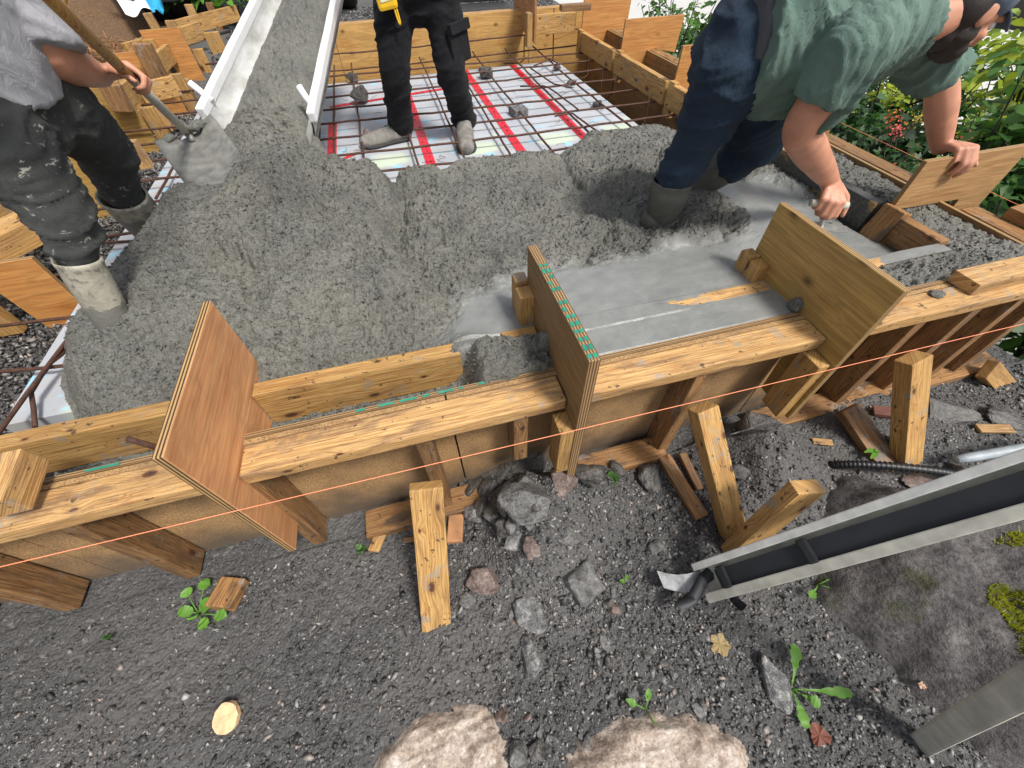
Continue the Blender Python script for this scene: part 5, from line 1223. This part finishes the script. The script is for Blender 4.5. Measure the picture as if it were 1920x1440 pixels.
# ------------------------------------------------------------------ people
def loft(pts, rad, side=None, n=18, rnd=(True, True)):
    P = [Vector(p) for p in pts]; R = [(r, r) if not isinstance(r, (tuple, list)) else r for r in rad]
    # densify with catmull-rom
    def cr(a, b, c, d, t): return (b * 2 + (c - a) * t + (a * 2 - b * 5 + c * 4 - d) * t * t + (b * 3 - a - c * 3 + d) * t ** 3) * .5
    Q = []; S = []; k = len(P)
    for i in range(k - 1):
        a, b, c, d = P[max(0, i - 1)], P[i], P[i + 1], P[min(k - 1, i + 2)]
        for s in range(5):
            t = s / 5; Q.append(cr(a, b, c, d, t)); u = t * t * (3 - 2 * t) * .5 + t * .5
            S.append((R[i][0] + (R[i + 1][0] - R[i][0]) * u, R[i][1] + (R[i + 1][1] - R[i][1]) * u))
    Q.append(P[-1]); S.append(R[-1])
    if rnd[0]:
        d = (Q[0] - Q[1]).normalized(); q0, s0 = Q[0], S[0]; m = min(s0)
        for f in (.5, .85, 1.0): Q.insert(0, q0 + d * m * f); c_ = math.sqrt(max(0, 1 - f * f)) + .02; S.insert(0, (s0[0] * c_, s0[1] * c_))
    if rnd[1]:
        d = (Q[-1] - Q[-2]).normalized(); q0, s0 = Q[-1], S[-1]; m = min(s0)
        for f in (.5, .85, 1.0): c_ = math.sqrt(max(0, 1 - f * f)) + .02; Q.append(q0 + d * m * f); S.append((s0[0] * c_, s0[1] * c_))
    A = np.array([list(q) for q in Q]); T = np.gradient(A, axis=0); T /= np.linalg.norm(T, axis=1)[:, None] + 1e-12
    u = np.array(side if side is not None else ((0, 0, 1) if abs(T[0][2]) < .9 else (1, 0, 0)), float); V = []
    for i in range(len(Q)):
        u = u - T[i] * (u @ T[i]); u /= np.linalg.norm(u) + 1e-12; w = np.cross(T[i], u); a = np.arange(n) * 2 * np.pi / n
        V.append(A[i] + np.cos(a)[:, None] * u * S[i][0] + np.sin(a)[:, None] * w * S[i][1])
    k = len(Q); V = np.concatenate(V); i_ = np.arange(k * n).reshape(k, n); nx_ = np.roll(i_, -1, 1)
    F = np.stack([i_[:-1], nx_[:-1], nx_[1:], i_[1:]], -1).reshape(-1, 4); c0 = len(V); V = np.vstack([V, A[0], A[-1]])
    T3 = np.concatenate([np.stack([np.full(n, c0), nx_[0], i_[0]], -1), np.stack([np.full(n, c0 + 1), i_[-1], nx_[-1]], -1)])
    return V, F, T3
def ell(c, r, rot=None, n=16):
    u, v = np.meshgrid(np.linspace(0, np.pi, n), np.linspace(0, 2 * np.pi, n * 2, endpoint=False), indexing='ij')
    P = np.stack([np.sin(u) * np.cos(v), np.sin(u) * np.sin(v), np.cos(u)], -1) * np.array(r)
    if rot is not None: P = P @ np.array(rot.to_3x3()).T
    P = P + np.array(c); m = 2 * n; i_ = np.arange(n * m).reshape(n, m); nx_ = np.roll(i_, -1, 1)
    return P.reshape(-1, 3), np.stack([i_[:-1], i_[1:], nx_[1:], nx_[:-1]], -1).reshape(-1, 4), np.zeros((0, 3), int)
def skinned(name, parts, voxel, mat, parent, smooth_it=4, disp=None, cut=None):
    v, f = join_np(parts); o = bpy.data.objects.new('tmp', from_np('tmp', v, f)); COL.objects.link(o)
    m = o.modifiers.new('r', 'REMESH'); m.mode = 'VOXEL'; m.voxel_size = voxel
    if smooth_it: s = o.modifiers.new('s', 'SMOOTH'); s.factor = .5; s.iterations = smooth_it
    dg = bpy.context.evaluated_depsgraph_get(); me = bpy.data.meshes.new_from_object(o.evaluated_get(dg))
    old = o.data; bpy.data.objects.remove(o); bpy.data.meshes.remove(old)
    me.name = name; me.materials.clear()
    n = len(me.vertices); co = np.zeros(n * 3, np.float32); me.vertices.foreach_get('co', co); co = co.reshape(-1, 3).astype(float)
    if disp is not None:
        no = np.zeros(n * 3, np.float32); me.vertices.foreach_get('normal', no); co = co + no.reshape(-1, 3) * disp(co, no.reshape(-1, 3))[:, None]
        me.vertices.foreach_set('co', co.astype(np.float32).ravel())
    if cut is not None:
        bm = bmesh.new(); bm.from_mesh(me); bmesh.ops.delete(bm, geom=[x for x in bm.verts if cut(x.co)], context='VERTS'); bm.to_mesh(me); bm.free()
    me.update(); me.shade_smooth(); return mkobj(name, me, mat, parent)
def folds(axis, freq, amp, seed, cross=2.2):
    """cloth folds: ridges roughly across `axis`, broken up by noise"""
    ax = np.array(Vector(axis).normalized()); b = np.cross(ax, [.3, .5, .8]); b /= np.linalg.norm(b); c = np.cross(ax, b)
    def fn(co, no):
        s, t, w = co @ ax, co @ b, co @ c
        n1 = fbm(s * freq + 2.0 * fbm(t * cross, w * cross + s, seed + 5), t * cross + w * cross * .7, seed, 3, .55)
        n2 = fbm(s * freq * 2.3 + t * 4, w * 4 - t * 3, seed + 9, 3)
        r1 = np.clip(1 - np.abs(n1) * 2.4, 0, 1) ** 2.2; r2 = np.clip(1 - np.abs(n2) * 2.6, 0, 1) ** 2
        return amp * (1.15 * r1 + .45 * r2 - .45)
    return fn
def hand(w, fwd, nrm, lat, curl=(.5, .6, .4), sc=.95, thumb=.5, spread=.0):
    fwd = Vector(fwd).normalized(); nrm = Vector(nrm); nrm = (nrm - fwd * nrm.dot(fwd)).normalized(); lt = fwd.cross(nrm); lt = lt if lt.dot(Vector(lat)) > 0 else -lt; w = Vector(w); out = []
    L = [(.044, .027, .021), (.049, .031, .022), (.045, .029, .021), (.035, .021, .018)]; B = [.090, .094, .090, .080]
    for i in range(4):
        off = (.031 - .0215 * i) * sc; b = w + fwd * B[i] * sc + lt * off
        out.append(loft([w + fwd * .008 + lt * off * .6, (w + b) / 2 + lt * off * .1 - nrm * .004, b], [(.015 * sc, .018 * sc), (.014 * sc, .016 * sc), (.0115 * sc, .0115 * sc)], side=lt, n=12))
        a = 0; p = b; d0 = (fwd + lt * spread * (1.5 - i)).normalized()
        for j in range(3):
            a += curl[j] * (1 + .06 * i); d = d0 * math.cos(a) + nrm * math.sin(a); q = p + d * L[i][j] * sc; r0 = (.0103, .0095, .0086)[j] * sc * (.88 if i == 3 else 1); r1 = (.0095, .0086, .0072)[j] * sc * (.88 if i == 3 else 1)
            out.append(loft([p, (p + q) / 2, q], [r0, (r0 + r1) / 2 * .98, r1], n=12)); p = q
    b = w + fwd * .022 * sc + lt * .026 * sc; d = (fwd * .62 + lt * .75 + nrm * .35).normalized(); p = b
    for j, l in enumerate((.048, .034, .027)):
        q = p + d * l * sc; r0, r1 = ((.0155, .012), (.0118, .0105), (.0105, .008))[j]; out.append(loft([p, (p + q) / 2, q], [r0 * sc, (r0 + r1) / 2 * sc, r1 * sc], n=12)); p = q
        d = (d + (nrm * .6 + fwd * .35 - lt * .25) * thumb).normalized()
    return out
def grip(P, axis, up, toward, sc=1.05, r=.017, curl=(1.0, 1.15, .85), thumb=.9):
    """a hand closed on a bar: returns (wrist, parts); `toward` = rough direction the fingers reach across the bar"""
    P = Vector(P); axis = Vector(axis).normalized(); up = Vector(up); up = (up - axis * up.dot(axis)).normalized(); f = axis.cross(up)
    if f.dot(Vector(toward)) < 0: f = -f
    w = P + up * (r + .012) - f * .078 * sc
    return w, hand(w, f, -up, axis, curl, sc, thumb)
def arm(S, E, W, r=(.058, .05, .043, .046, .040, .027)):
    S, E, W = map(Vector, (S, E, W))
    return loft([S, S.lerp(E, .5), E - (E - S) * .06, E.lerp(W, .3), E.lerp(W, .65), W], r, n=18)
def head_parts(c, face, up, s=.92):
    face = Vector(face).normalized(); up = Vector(up); up = (up - face * up.dot(face)).normalized(); sd = up.cross(face); c = Vector(c)
    R = Matrix((( sd.x, face.x, up.x), (sd.y, face.y, up.y), (sd.z, face.z, up.z)))
    def at(x, y, z): return c + (sd * x + face * y + up * z) * s
    out = [ell(at(0, -.01, .025), (.074 * s, .095 * s, .095 * s), R), ell(at(0, .025, -.045), (.058 * s, .066 * s, .075 * s), R), ell(at(0, .045, -.085), (.036 * s, .035 * s, .028 * s), R)]
    out.append(loft([at(0, .083, .02), at(0, .103, -.012), at(0, .112, -.028)], [.009 * s, .013 * s, .016 * s], n=10))
    for k in (-1, 1):
        out.append(ell(at(k * .074, -.01, -.005), (.012 * s, .024 * s, .034 * s), R)); out.append(ell(at(k * .03, .078, .028), (.026 * s, .018 * s, .010 * s), R)); out.append(ell(at(k * .04, .062, -.025), (.022 * s, .022 * s, .018 * s), R))
    out.append(ell(at(0, .083, -.052), (.026 * s, .014 * s, .008 * s), R)); out.append(ell(at(0, .080, -.064), (.022 * s, .014 * s, .008 * s), R))
    return out, at, R
EYE = simple('eye_white', (.7, .68, .64), .2, bump=0); IRIS = simple('brown_iris', (.05, .025, .012), .2, bump=0)
def face_bits(at, R, par, s=.92):
    for k in (-1, 1):
        v, q, t = ell(at(k * .031, .078, .008), (.013 * s,) * 3, None, 10); e = mkobj('eye', from_np('eye', v, [q], True), EYE, par)
        v, q, t = ell(at(k * .031, .0865, .007), (.006 * s,) * 3, None, 8); mkobj('iris', from_np('iris', v, [q], True), IRIS, e)
def boot_tall(name, rim, ankle, toe, rr, mat, par, inner=BLACK_R):
    """open rubber boot: shaft from the rim down, foot to the toe"""
    rim, ankle, toe = map(Vector, (rim, ankle, toe)); ax = (rim - ankle)
    V = []; n = 28; rows = []
    prof = [(0.0, .80), (.12, .84), (.3, .92), (.55, .99), (.8, 1.02), (.93, 1.02), (1.0, 1.04)]
    z = ax.normalized(); x = (toe - ankle); x = (x - z * x.dot(z)).normalized(); y = z.cross(x); bm = bmesh.new()
    def ring(c, r, wob=0): return [bm.verts.new(c + x * math.cos(2 * math.pi * k / n) * r * (1 + wob * math.sin(3 * k)) * 1.12 + y * math.sin(2 * math.pi * k / n) * r * .95) for k in range(n)]
    for t, f in prof: rows.append(ring(ankle + ax * t, rr * f))
    for t, f in ((1.0, .96), (.9, .93), (.5, .85)): rows.append(ring(ankle + ax * t, rr * f))
    for a, b in zip(rows[:-1], rows[1:]):
        for k in range(n): bm.faces.new((a[k], a[(k + 1) % n], b[(k + 1) % n], b[k]))
    bm.normal_update(); bmesh.ops.recalc_face_normals(bm, faces=bm.faces); bmesh.ops.subdivide_edges(bm, edges=list(bm.edges), cuts=1, use_grid_fill=True, smooth=.3)
    P = np.array([v.co[:] for v in bm.verts]); w = .004 * fbm(P @ np.array(z) * 16, P @ np.array(y) * 5, 33, 3)
    for v, d in zip(bm.verts, w): v.co += v.normal * float(d)
    b = mkobj(name, from_bm(name, bm, True), mat, par)
    foot = skinned('foot', [loft([ankle - z * .0 + x * -.03, ankle + x * .03 - z * .02, ankle.lerp(toe, .6), toe], [(rr * .86, rr * .80), (rr * .84, rr * .80), (rr * .55, rr * .74), (rr * .42, rr * .60)], side=z)], .010, mat, b, 3)
    return b

# ---- person with the shovel (left)
tL = thing('person', 'person in grey tee and cement-splashed black trousers bending with a shovel at left', 'person', (-1.1, 1.65, -.2))
fN, rN, kN, hN = PZ(246, 655, -.10), PY(144, 486, 1.38), PY(118, 410, 1.44), PY(-22, 232, 1.52)
fF, rF, kF, hF = PZ(300, 448, -.08), PY(228, 366, 1.96), PY(195, 285, 1.90), PY(78, 182, 1.76)
pel = (hN + hF) / 2 + Vector((-.03, 0, .03)); chest = pel + Vector((.10, .02, .36)); neck = chest + Vector((.12, .02, .17)); head = neck + Vector((.12, .0, .12))
sN = chest + Vector((.05, -.17, .10)); sF = chest + Vector((.09, .17, .07))
EF, WF = PY(92, 102, 1.70), PY(212, 136, 1.86); HF = PY(250, 150, 1.90)
shB = PY(352, 250, 2.42); shaft = (HF - shB).normalized(); shT = HF + shaft * .95
WN = shT - shaft * .10 + Vector((-.05, -.06, .02)); EN = sN.lerp(WN, .5) + Vector((-.10, -.16, .02))
WF, gripF = grip(HF, shaft, (.1, -.5, .85), (.6, .35, -.2), 1.05)
WN, gripN = grip(shT - shaft * .08, shaft, (.3, -.3, .9), (.5, .6, 0), 1.0)
hp_, at, Rm = head_parts(head, (.75, .35, -.55), (.5, .2, .8))
fw = (HF - WF).normalized()
bodyL = hp_ + [loft([neck, head - Vector((.03, 0, .03))], [.052, .05]), loft([pel, pel.lerp(chest, .5), chest, neck], [(.15, .11), (.14, .105), (.16, .11), (.06, .055)], side=(0, 1, 0)),
    arm(sF, EF, WF, (.06, .057, .053, .056, .048, .033)), arm(sN, EN, WN), loft([sN, neck, sF], [.055, .065, .055]),
    loft([hN, kN, rN, rN.lerp(fN, .55)], [.08, .05, .034, .026]), loft([hF, kF, rF, rF.lerp(fF, .55)], [.08, .05, .036, .028])]
bodyL += gripF + gripN
bL = skinned('body', bodyL, .0062, SKIN, tL, 3); face_bits(at, Rm, tL)
skinned('hair', [ell(at(0, -.025, .045), (.078, .092, .088), Rm)], .008, HAIR, tL, 2)
skinned('shirt', [loft([pel + Vector((-.0, 0, .02)), pel.lerp(chest, .45), chest, neck - Vector((.02, 0, .03))], [(.195, .155), (.19, .15), (.19, .145), (.08, .075)], side=(0, 1, 0), rnd=(False, True)), loft([sN, neck - Vector((0, 0, .03)), sF], [.075, .08, .075]),
    loft([sF, sF.lerp(EF, .5), sF.lerp(EF, .96)], [.085, .088, .086], rnd=(True, False)), loft([sN, sN.lerp(EN, .5), sN.lerp(EN, .8)], [.078, .08, .08], rnd=(True, False))], .010, TEE_GREY, tL, 4, folds((.2, .6, .8), 9, .008, 610))
def leg_parts(h, k, a, r): return loft([h, h.lerp(k, .5), k, k.lerp(a, .55), a], r, n=20, rnd=(True, False))
skinned('trousers', [loft([pel + Vector((0, 0, .12)), pel, pel - Vector((0, 0, .05))], [(.165, .135), (.175, .14), (.15, .12)], side=(0, 1, 0)),
    leg_parts(hN, kN, rN + (fN - rN) * .08, [.114, .097, .079, .060, .044]), leg_parts(hF, kF, rF + (fF - rF) * .05, [.122, .104, .086, .074, .068])], .010, TROUSER_L, tL, 4, folds((.35, .1, -.9), 10, .011, 620))
boot_tall('boot', rN, fN, fN + Vector((.14, -.03, -.02)), .052, BOOT_TAN, tL); boot_tall('boot', rF, fF, fF + Vector((.13, .0, -.02)), .074, BOOT_TAN, tL)

# ---- shovel and the spare handle
sv = thing('shovel', 'square-mouthed shovel with wooden shaft and cement-coated blade held by the left worker', 'shovel', tuple(shB))
mid = HF + shaft * .02
tube('shaft', [mid, mid.lerp(shT, .5), shT], [.0155, .0165, .0165], HANDLE, sv, 14)
tube('shaft', [shB, shB.lerp(mid, .5), mid], [.0165, .016, .0155], HANDLE_G, sv, 14)
tip = PZ(424, 350, .145); bd = (tip - shB); bL_ = bd.length; bd.normalize(); bs = (PY(418, 226, 2.46) - PY(316, 276, 2.36)); bs = (bs - bd * bs.dot(bd)).normalized(); bn = bd.cross(bs)
if bn.z < 0: bn = -bn
bm = bmesh.new(); rows = []
for i in range(13):
    t = i / 12; wd_ = .140 * (1 - .10 * t) if t > .02 else .135; row = []
    for j in range(13):
        u = j / 6 - 1; p = shB + bd * (.02 + bL_ * t) + bs * u * wd_ + bn * (.022 * u * u - .02 * math.sin(t * 2.6) + (.018 * max(0, 1 - t * 6) if abs(u) > .35 else -.004)); row.append(bm.verts.new(p))
    rows.append(row)
for i in range(12):
    for j in range(12): bm.faces.new((rows[i][j], rows[i + 1][j], rows[i + 1][j + 1], rows[i][j + 1]))
bl = mkobj('blade', from_bm('blade', bm, True), STEEL_MUD, sv); md = bl.modifiers.new('thick', 'SOLIDIFY'); md.thickness = .004
tube('socket', [shB - bd * .10, shB - bd * .02, shB + bd * .07], [.019, .021, .010], STEEL_MUD, sv, 14)
clot('dark lump of concrete on the right shoulder of the shovel blade', shB + bs * .055 + bd * .02 + bn * .022, .04, .5)
clot('small lump of concrete on the left shoulder of the shovel blade', shB - bs * .075 + bd * .015 + bn * .02, .03, .5)
a = PY(112, 10, 2.35); b = PY(88, 150, 2.30); d = (b - a).normalized()
o = tube('wooden_handle', [a - d * .35, a, b, b + d * .75], [.017, .017, .018, .018], HANDLE, None, 14); tag(o, 'spare upright wooden tool handle behind the grey tee', 'tool handle')

# ---- person standing on the rebar (centre)
tC = thing('person', 'person in black cargo trousers and grey work shoes standing on the rebar mesh', 'person', (.28, 3.15, -.2))
hl, tl_ = PZ(758, 262, -.2), PZ(694, 276, -.2); hr, trr = PZ(871, 246, -.2), PZ(876, 288, -.2)
aL, aR = hl + Vector((.0, .01, .10)), hr + Vector((0, -.01, .10))
kL, kR = PY(740, 132, 3.12), PY(846, 135, 3.06); H1, H2 = PY(738, -5, 3.18), PY(826, -5, 3.16)
pc = (H1 + H2) / 2 + Vector((0, .0, .08)); cc = pc + Vector((0, .02, .38)); nc = cc + Vector((0, 0, .19)); hc = nc + Vector((0, -.02, .15))
hp_, at, Rm = head_parts(hc, (-.2, -1, -.35), (0, -.2, 1))
s1, s2 = cc + Vector((-.18, 0, .13)), cc + Vector((.18, 0, .13)); e1, e2 = s1 + Vector((-.06, -.02, -.27)), s2 + Vector((.06, .0, -.27)); w1, w2 = e1 + Vector((.06, -.20, .06)), e2 + Vector((-.06, -.20, .06))
skinned('body', hp_ + [loft([nc, hc], [.052, .05]), loft([pc, pc.lerp(cc, .5), cc, nc], [(.15, .1), (.14, .1), (.17, .11), (.06, .055)], side=(1, 0, 0)), arm(s1, e1, w1), arm(s2, e2, w2), loft([s1, nc, s2], [.055, .06, .055]),
    loft([H1, kL, aL], [.08, .055, .04]), loft([H2, kR, aR], [.08, .055, .04])] + hand(w1, (.4, -1, .2), (1, .4, 0), (0, 0, 1), (.4, .6, .4)) + hand(w2, (-.4, -1, .2), (-1, .4, 0), (0, 0, 1), (.4, .6, .4)), .0075, SKIN, tC, 3)
face_bits(at, Rm, tC); skinned('hair', [ell(at(0, -.025, .045), (.078, .092, .088), Rm)], .008, HAIR, tC, 2)
skinned('shirt', [loft([pc - Vector((0, 0, .02)), pc.lerp(cc, .5), cc, nc - Vector((0, 0, .03))], [(.185, .14), (.18, .135), (.2, .14), (.08, .07)], side=(1, 0, 0), rnd=(False, True)), loft([s1, nc - Vector((0, 0, .04)), s2], [.075, .08, .075]), loft([s1, s1.lerp(e1, .85)], [.078, .078], rnd=(True, False)), loft([s2, s2.lerp(e2, .85)], [.078, .078], rnd=(True, False))], .011, fabric('charcoal_shirt', (.02, .02, .022), (.04, .04, .045)), tC, 4, folds((0, .3, 1), 8, .007, 630))
skinned('trousers', [loft([pc + Vector((0, 0, .06)), pc - Vector((0, 0, .05)), pc - Vector((0, 0, .1))], [(.165, .125), (.175, .135), (.15, .12)], side=(1, 0, 0)),
    loft([H1, H1.lerp(kL, .5), kL, kL.lerp(aL, .6), aL + (aL - kL) * .10], [.118, .108, .094, .086, .092], n=22, rnd=(True, False)), loft([H2, H2.lerp(kR, .5), kR, kR.lerp(aR, .6), aR + (aR - kR) * .12], [.118, .106, .09, .082, .086], n=22, rnd=(True, False))], .010, TROUSER_C, tC, 4, folds((.15, .1, -1), 9, .012, 640))
pk = H2.lerp(kR, .58) + Vector((.058, -.080, .0)); board('cargo_pocket', pk + Vector((-.004, 0, .085)), pk + Vector((.012, 0, -.085)), .15, .022, (.58, -.81, 0), TROUSER_C, tC, bev=.008)
board('pocket_flap', pk + Vector((.004, -.002, .105)), pk + Vector((.012, -.006, .055)), .158, .030, (.58, -.81, 0), TROUSER_C, tC, bev=.006)
def shoe(h, t, par):
    h, t = Vector(h), Vector(t); d = (t - h); L = d.length; d.normalize(); up = Vector((0, 0, 1)); k = max(L, .27) / L; t = h + d * L * k
    a0 = h - d * .02
    sh_ = skinned('shoe', [loft([a0 + up * .055, a0 + d * .10 + up * .055, a0 + d * .20 + up * .042, t + up * .036], [(.058, .050), (.056, .054), (.048, .062), (.040, .052)], side=up, n=20), loft([h + d * .02 + up * .05, h + d * .02 + up * .13], [.045, .047])], .007, SHOE, par, 3)
    so_ = skinned('sole', [loft([a0 + up * .013, a0 + d * .12 + up * .013, t - d * .06 + up * .013, t + up * .014], [(.021, .058), (.021, .058), (.021, .071), (.019, .056)], side=up, n=20)], .006, SOLE, sh_, 2)
    n_ = up.cross(d)
    for i in range(4):
        c = h + d * (.085 + .024 * i) + up * (.105 - .012 * i); tube('lace', [c - n_ * .040 - up * .012, c + up * .014, c + n_ * .036 - up * .010], 0.0050, STRAP, sh_, 6)
shoe(hl, tl_, tC); shoe(hr, trr, tC)
c = PY(722, 2, 3.02); tm = thing('tape_measure', 'yellow plastic holster with a wrist loop clipped at the hip of the black trousers', 'tape measure', tuple(c))
board('case', c + Vector((-.0, 0, .07)), c + Vector((.012, 0, -.035)), .105, .05, (0, -1, .2), YELLOW, tm, bev=.016)
board('label_patch', c + Vector((.0, -.027, .05)), c + Vector((.008, -.024, .0)), .07, .006, (0, -1, .2), simple('pale_label', (.75, .70, .45), .5, var=.2), tm)
tube('loop', bez(c + Vector((.04, -.01, -.02)), c + Vector((.05, -.02, -.12)), c + Vector((.07, -.02, -.12)), c + Vector((.05, -.01, -.02)), 14), .0045, YELLOW, tm, 8)

# ---- kneeling worker (right)
tR = thing('person', 'person in green tee and jeans kneeling to trowel the slab beside the yellow plate', 'person', (1.1, 1.45, -.1))
A1 = PZ(1238, 412, -.02); R1 = PY(1262, 338, 1.44); K1 = PY(1308, 262, 1.42); G1 = PY(1372, 140, 1.36)
K2 = PY(1418, 272, 1.52); G2 = PY(1415, 135, 1.50); A2 = PY(1300, 350, 1.64)
PR_ = PY(1385, 95, 1.43); BE = PY(1470, 75, 1.38); CH = PY(1610, 52, 1.30); NK = PY(1712, 44, 1.28); HD = PY(1820, 22, 1.26)
S1 = PY(1592, 100, 1.10); E1 = PY(1496, 248, 1.14); W1 = PY(1543, 360, 1.21); T1 = PZ(1560, 402, .035)
S2 = PY(1722, 68, 1.40); E2 = PY(1766, 165, 1.34); W2 = PY(1780, 262, 1.30); T2 = PY(1806, 284, 1.27)
hp_, at, Rm = head_parts(HD, (.85, -.15, -.5), (.45, -.05, .9), .95)
f1v = (T1 - W1).normalized(); f2v = (T2 - W2).normalized()
GP = Vector((W1.x, W1.y, W1.z)) + f1v * .075; W1, grip1 = grip(GP, (.94, -.33, -.06), (-.35, -.25, .9), f1v, 1.18, .016)
W2, grip2 = grip(PY(1803, 289, 1.21) + Vector((0, 0, .004)), (1, 0, 0), (0, .25, 1), (0, -1, 0), 1.15, .004, (1.15, .7, .45))
bodyR = hp_ + [loft([NK, NK.lerp(HD, .7)], [.062, .058]), loft([PR_, BE, CH, NK], [(.15, .12), (.16, .13), (.17, .13), (.06, .06)], side=(0, 1, 0)), arm(S1, E1, W1, (.060, .056, .050, .054, .046, .033)), arm(S2, E2, W2, (.060, .056, .050, .052, .045, .034)), loft([S1, NK, S2], [.06, .07, .06]),
    loft([G1, K1, A1 + Vector((0, 0, .06))], [.085, .06, .045]), loft([G2, K2], [.085, .06]), loft([K2, A2], [.055, .04])]
bodyR += grip1 + grip2
skinned('body', bodyR, .006, SKIN, tR, 3); face_bits(at, Rm, tR, .95)
skinned('beard', [ell(at(0, .035, -.075), (.058, .058, .048), Rm), ell(at(.045, .0, -.05), (.028, .045, .045), Rm), ell(at(-.045, .0, -.05), (.028, .045, .045), Rm)], .008, HAIR, tR, 2, folds((0, 0, 1), 60, .003, 3))
skinned('hair', [ell(at(0, -.045, -.005), (.080, .070, .080), Rm), ell(at(0, -.03, -.075), (.06, .05, .05), Rm)], .008, HAIR, tR, 2)  # dark hair added over nape and sides, neck shade put into its colour
cp = skinned('cap', [ell(at(0, -.015, .055), (.084, .100, .075), Rm)], .008, CAP, tR, 3, None)
bm = bmesh.new(); rows = []
for i in range(7):
    row = []
    for j in range(11):
        u = j / 5 - 1; t = i / 6; row.append(bm.verts.new(at(u * .074 * (1 - .25 * t * t), .062 + .10 * t * math.sqrt(max(0, 1 - .55 * u * u)), .062 - .02 * t - .022 * u * u)))
    rows.append(row)
for i in range(6):
    for j in range(10): bm.faces.new((rows[i][j], rows[i + 1][j], rows[i + 1][j + 1], rows[i][j + 1]))
pkb = mkobj('cap_peak', from_bm('cap_peak', bm, True), CAP, cp); md = pkb.modifiers.new('thick', 'SOLIDIFY'); md.thickness = .006
hemc = PY(1388, 78, 1.41)
sd1 = Vector((0, 1, -.15))
skinned('shirt', [loft([hemc, BE + Vector((0, 0, -.0)), BE.lerp(CH, .5) + Vector((0, 0, -.01)), CH, NK - (NK - CH) * .12], [(.205, .185), (.23, .20), (.235, .195), (.22, .17), (.085, .08)], side=sd1, n=28, rnd=(False, True)), loft([S1, CH.lerp(NK, .55), S2], [.085, .10, .085]),
    loft([S1, S1.lerp(E1, .35), S1.lerp(E1, .52)], [.092, .092, .092], rnd=(True, False)), loft([S1 + Vector((.02, 0, 0)), S1.lerp(E1, .45) + Vector((.045, 0, -.03)), S1.lerp(E1, .75) + Vector((.06, .0, -.03))], [.07, .06, .045], rnd=(True, False)), loft([S2, S2.lerp(E2, .5), S2.lerp(E2, .85)], [.09, .088, .086], rnd=(True, False))], .009, TEE_GREEN, tR, 4, folds((.95, .2, .1), 15, .020, 650, 1.3))
skinned('undershirt', [loft([hemc + Vector((-.032, .01, .01)), hemc + Vector((.06, 0, .0))], [(.168, .142), (.172, .148)], side=sd1, rnd=(False, False))], .011, fabric('grey_undershirt', (.07, .07, .08), (.11, .11, .12)), tR, 3, folds((1, 0, 0), 14, .006, 655))
skinned('jeans', [loft([PR_ + (BE - PR_) * .3, PR_, PR_.lerp((G1 + G2) / 2, .9)], [(.165, .14), (.18, .155), (.16, .14)], side=(0, 1, 0)), loft([G1, G1.lerp(K1, .5), K1, K1.lerp(R1, .6), R1 + (A1 - R1) * .10], [.118, .105, .087, .078, .070], n=22, rnd=(True, False)),
    loft([G2, G2.lerp(K2, .5), K2 - (K2 - G2) * .05], [.128, .118, .10], n=22), loft([K2 - Vector((.01, 0, 0)), K2.lerp(A2, .5)], [.088, .078], n=20, rnd=(True, False))], .009, JEANS, tR, 4, folds((.3, .05, -.95), 11, .012, 660))
boot_tall('boot', R1, A1, A1 + Vector((.12, -.05, -.03)), .070, BOOT_DARK, tR); boot_tall('boot', K2.lerp(A2, .40), A2, A2 + Vector((-.10, .05, -.02)), .07, BOOT_DARK, tR)
tw_ = thing('hand_trowel', 'small hand trowel gripped on the smooth concrete behind the yellow plate', 'trowel', tuple(T1))
T1 = GP; tc_ = Vector((T1.x + .01, T1.y - .02, -.010)); board('blade', tc_ + Vector((-.10, .035, .004)), tc_ + Vector((.09, -.03, .002)), .075, .003, (0, 0, 1), STEEL_MUD, tw_, bev=.001)
tube('grip', [T1 + Vector((-.065, .023, .004)), T1, T1 + Vector((.075, -.026, -.005))], [.013, .016, .014], simple('pale_grip', (.42, .42, .36), .6), tw_, 12); board('post', tc_ + Vector((0, 0, 0)), T1 + Vector((0, 0, .0)), .02, .012, (1, 0, 0), ALU, tw_)
print('armR', (S1 - E1).length, (E1 - W1).length, (S2 - E2).length, (E2 - W2).length, 'armL', (sF - EF).length, (EF - WF).length, 'legR', (G1 - K1).length, (K1 - A1).length, (G2 - K2).length, (K2 - A2).length, 'torso', (PR_ - CH).length, 'legL', (hN - kN).length, (kN - fN).length, (hF - kF).length, (kF - fF).length, 'shaft', shT, HF, shB, 'legC', (H1 - kL).length, (kL - hl).length)
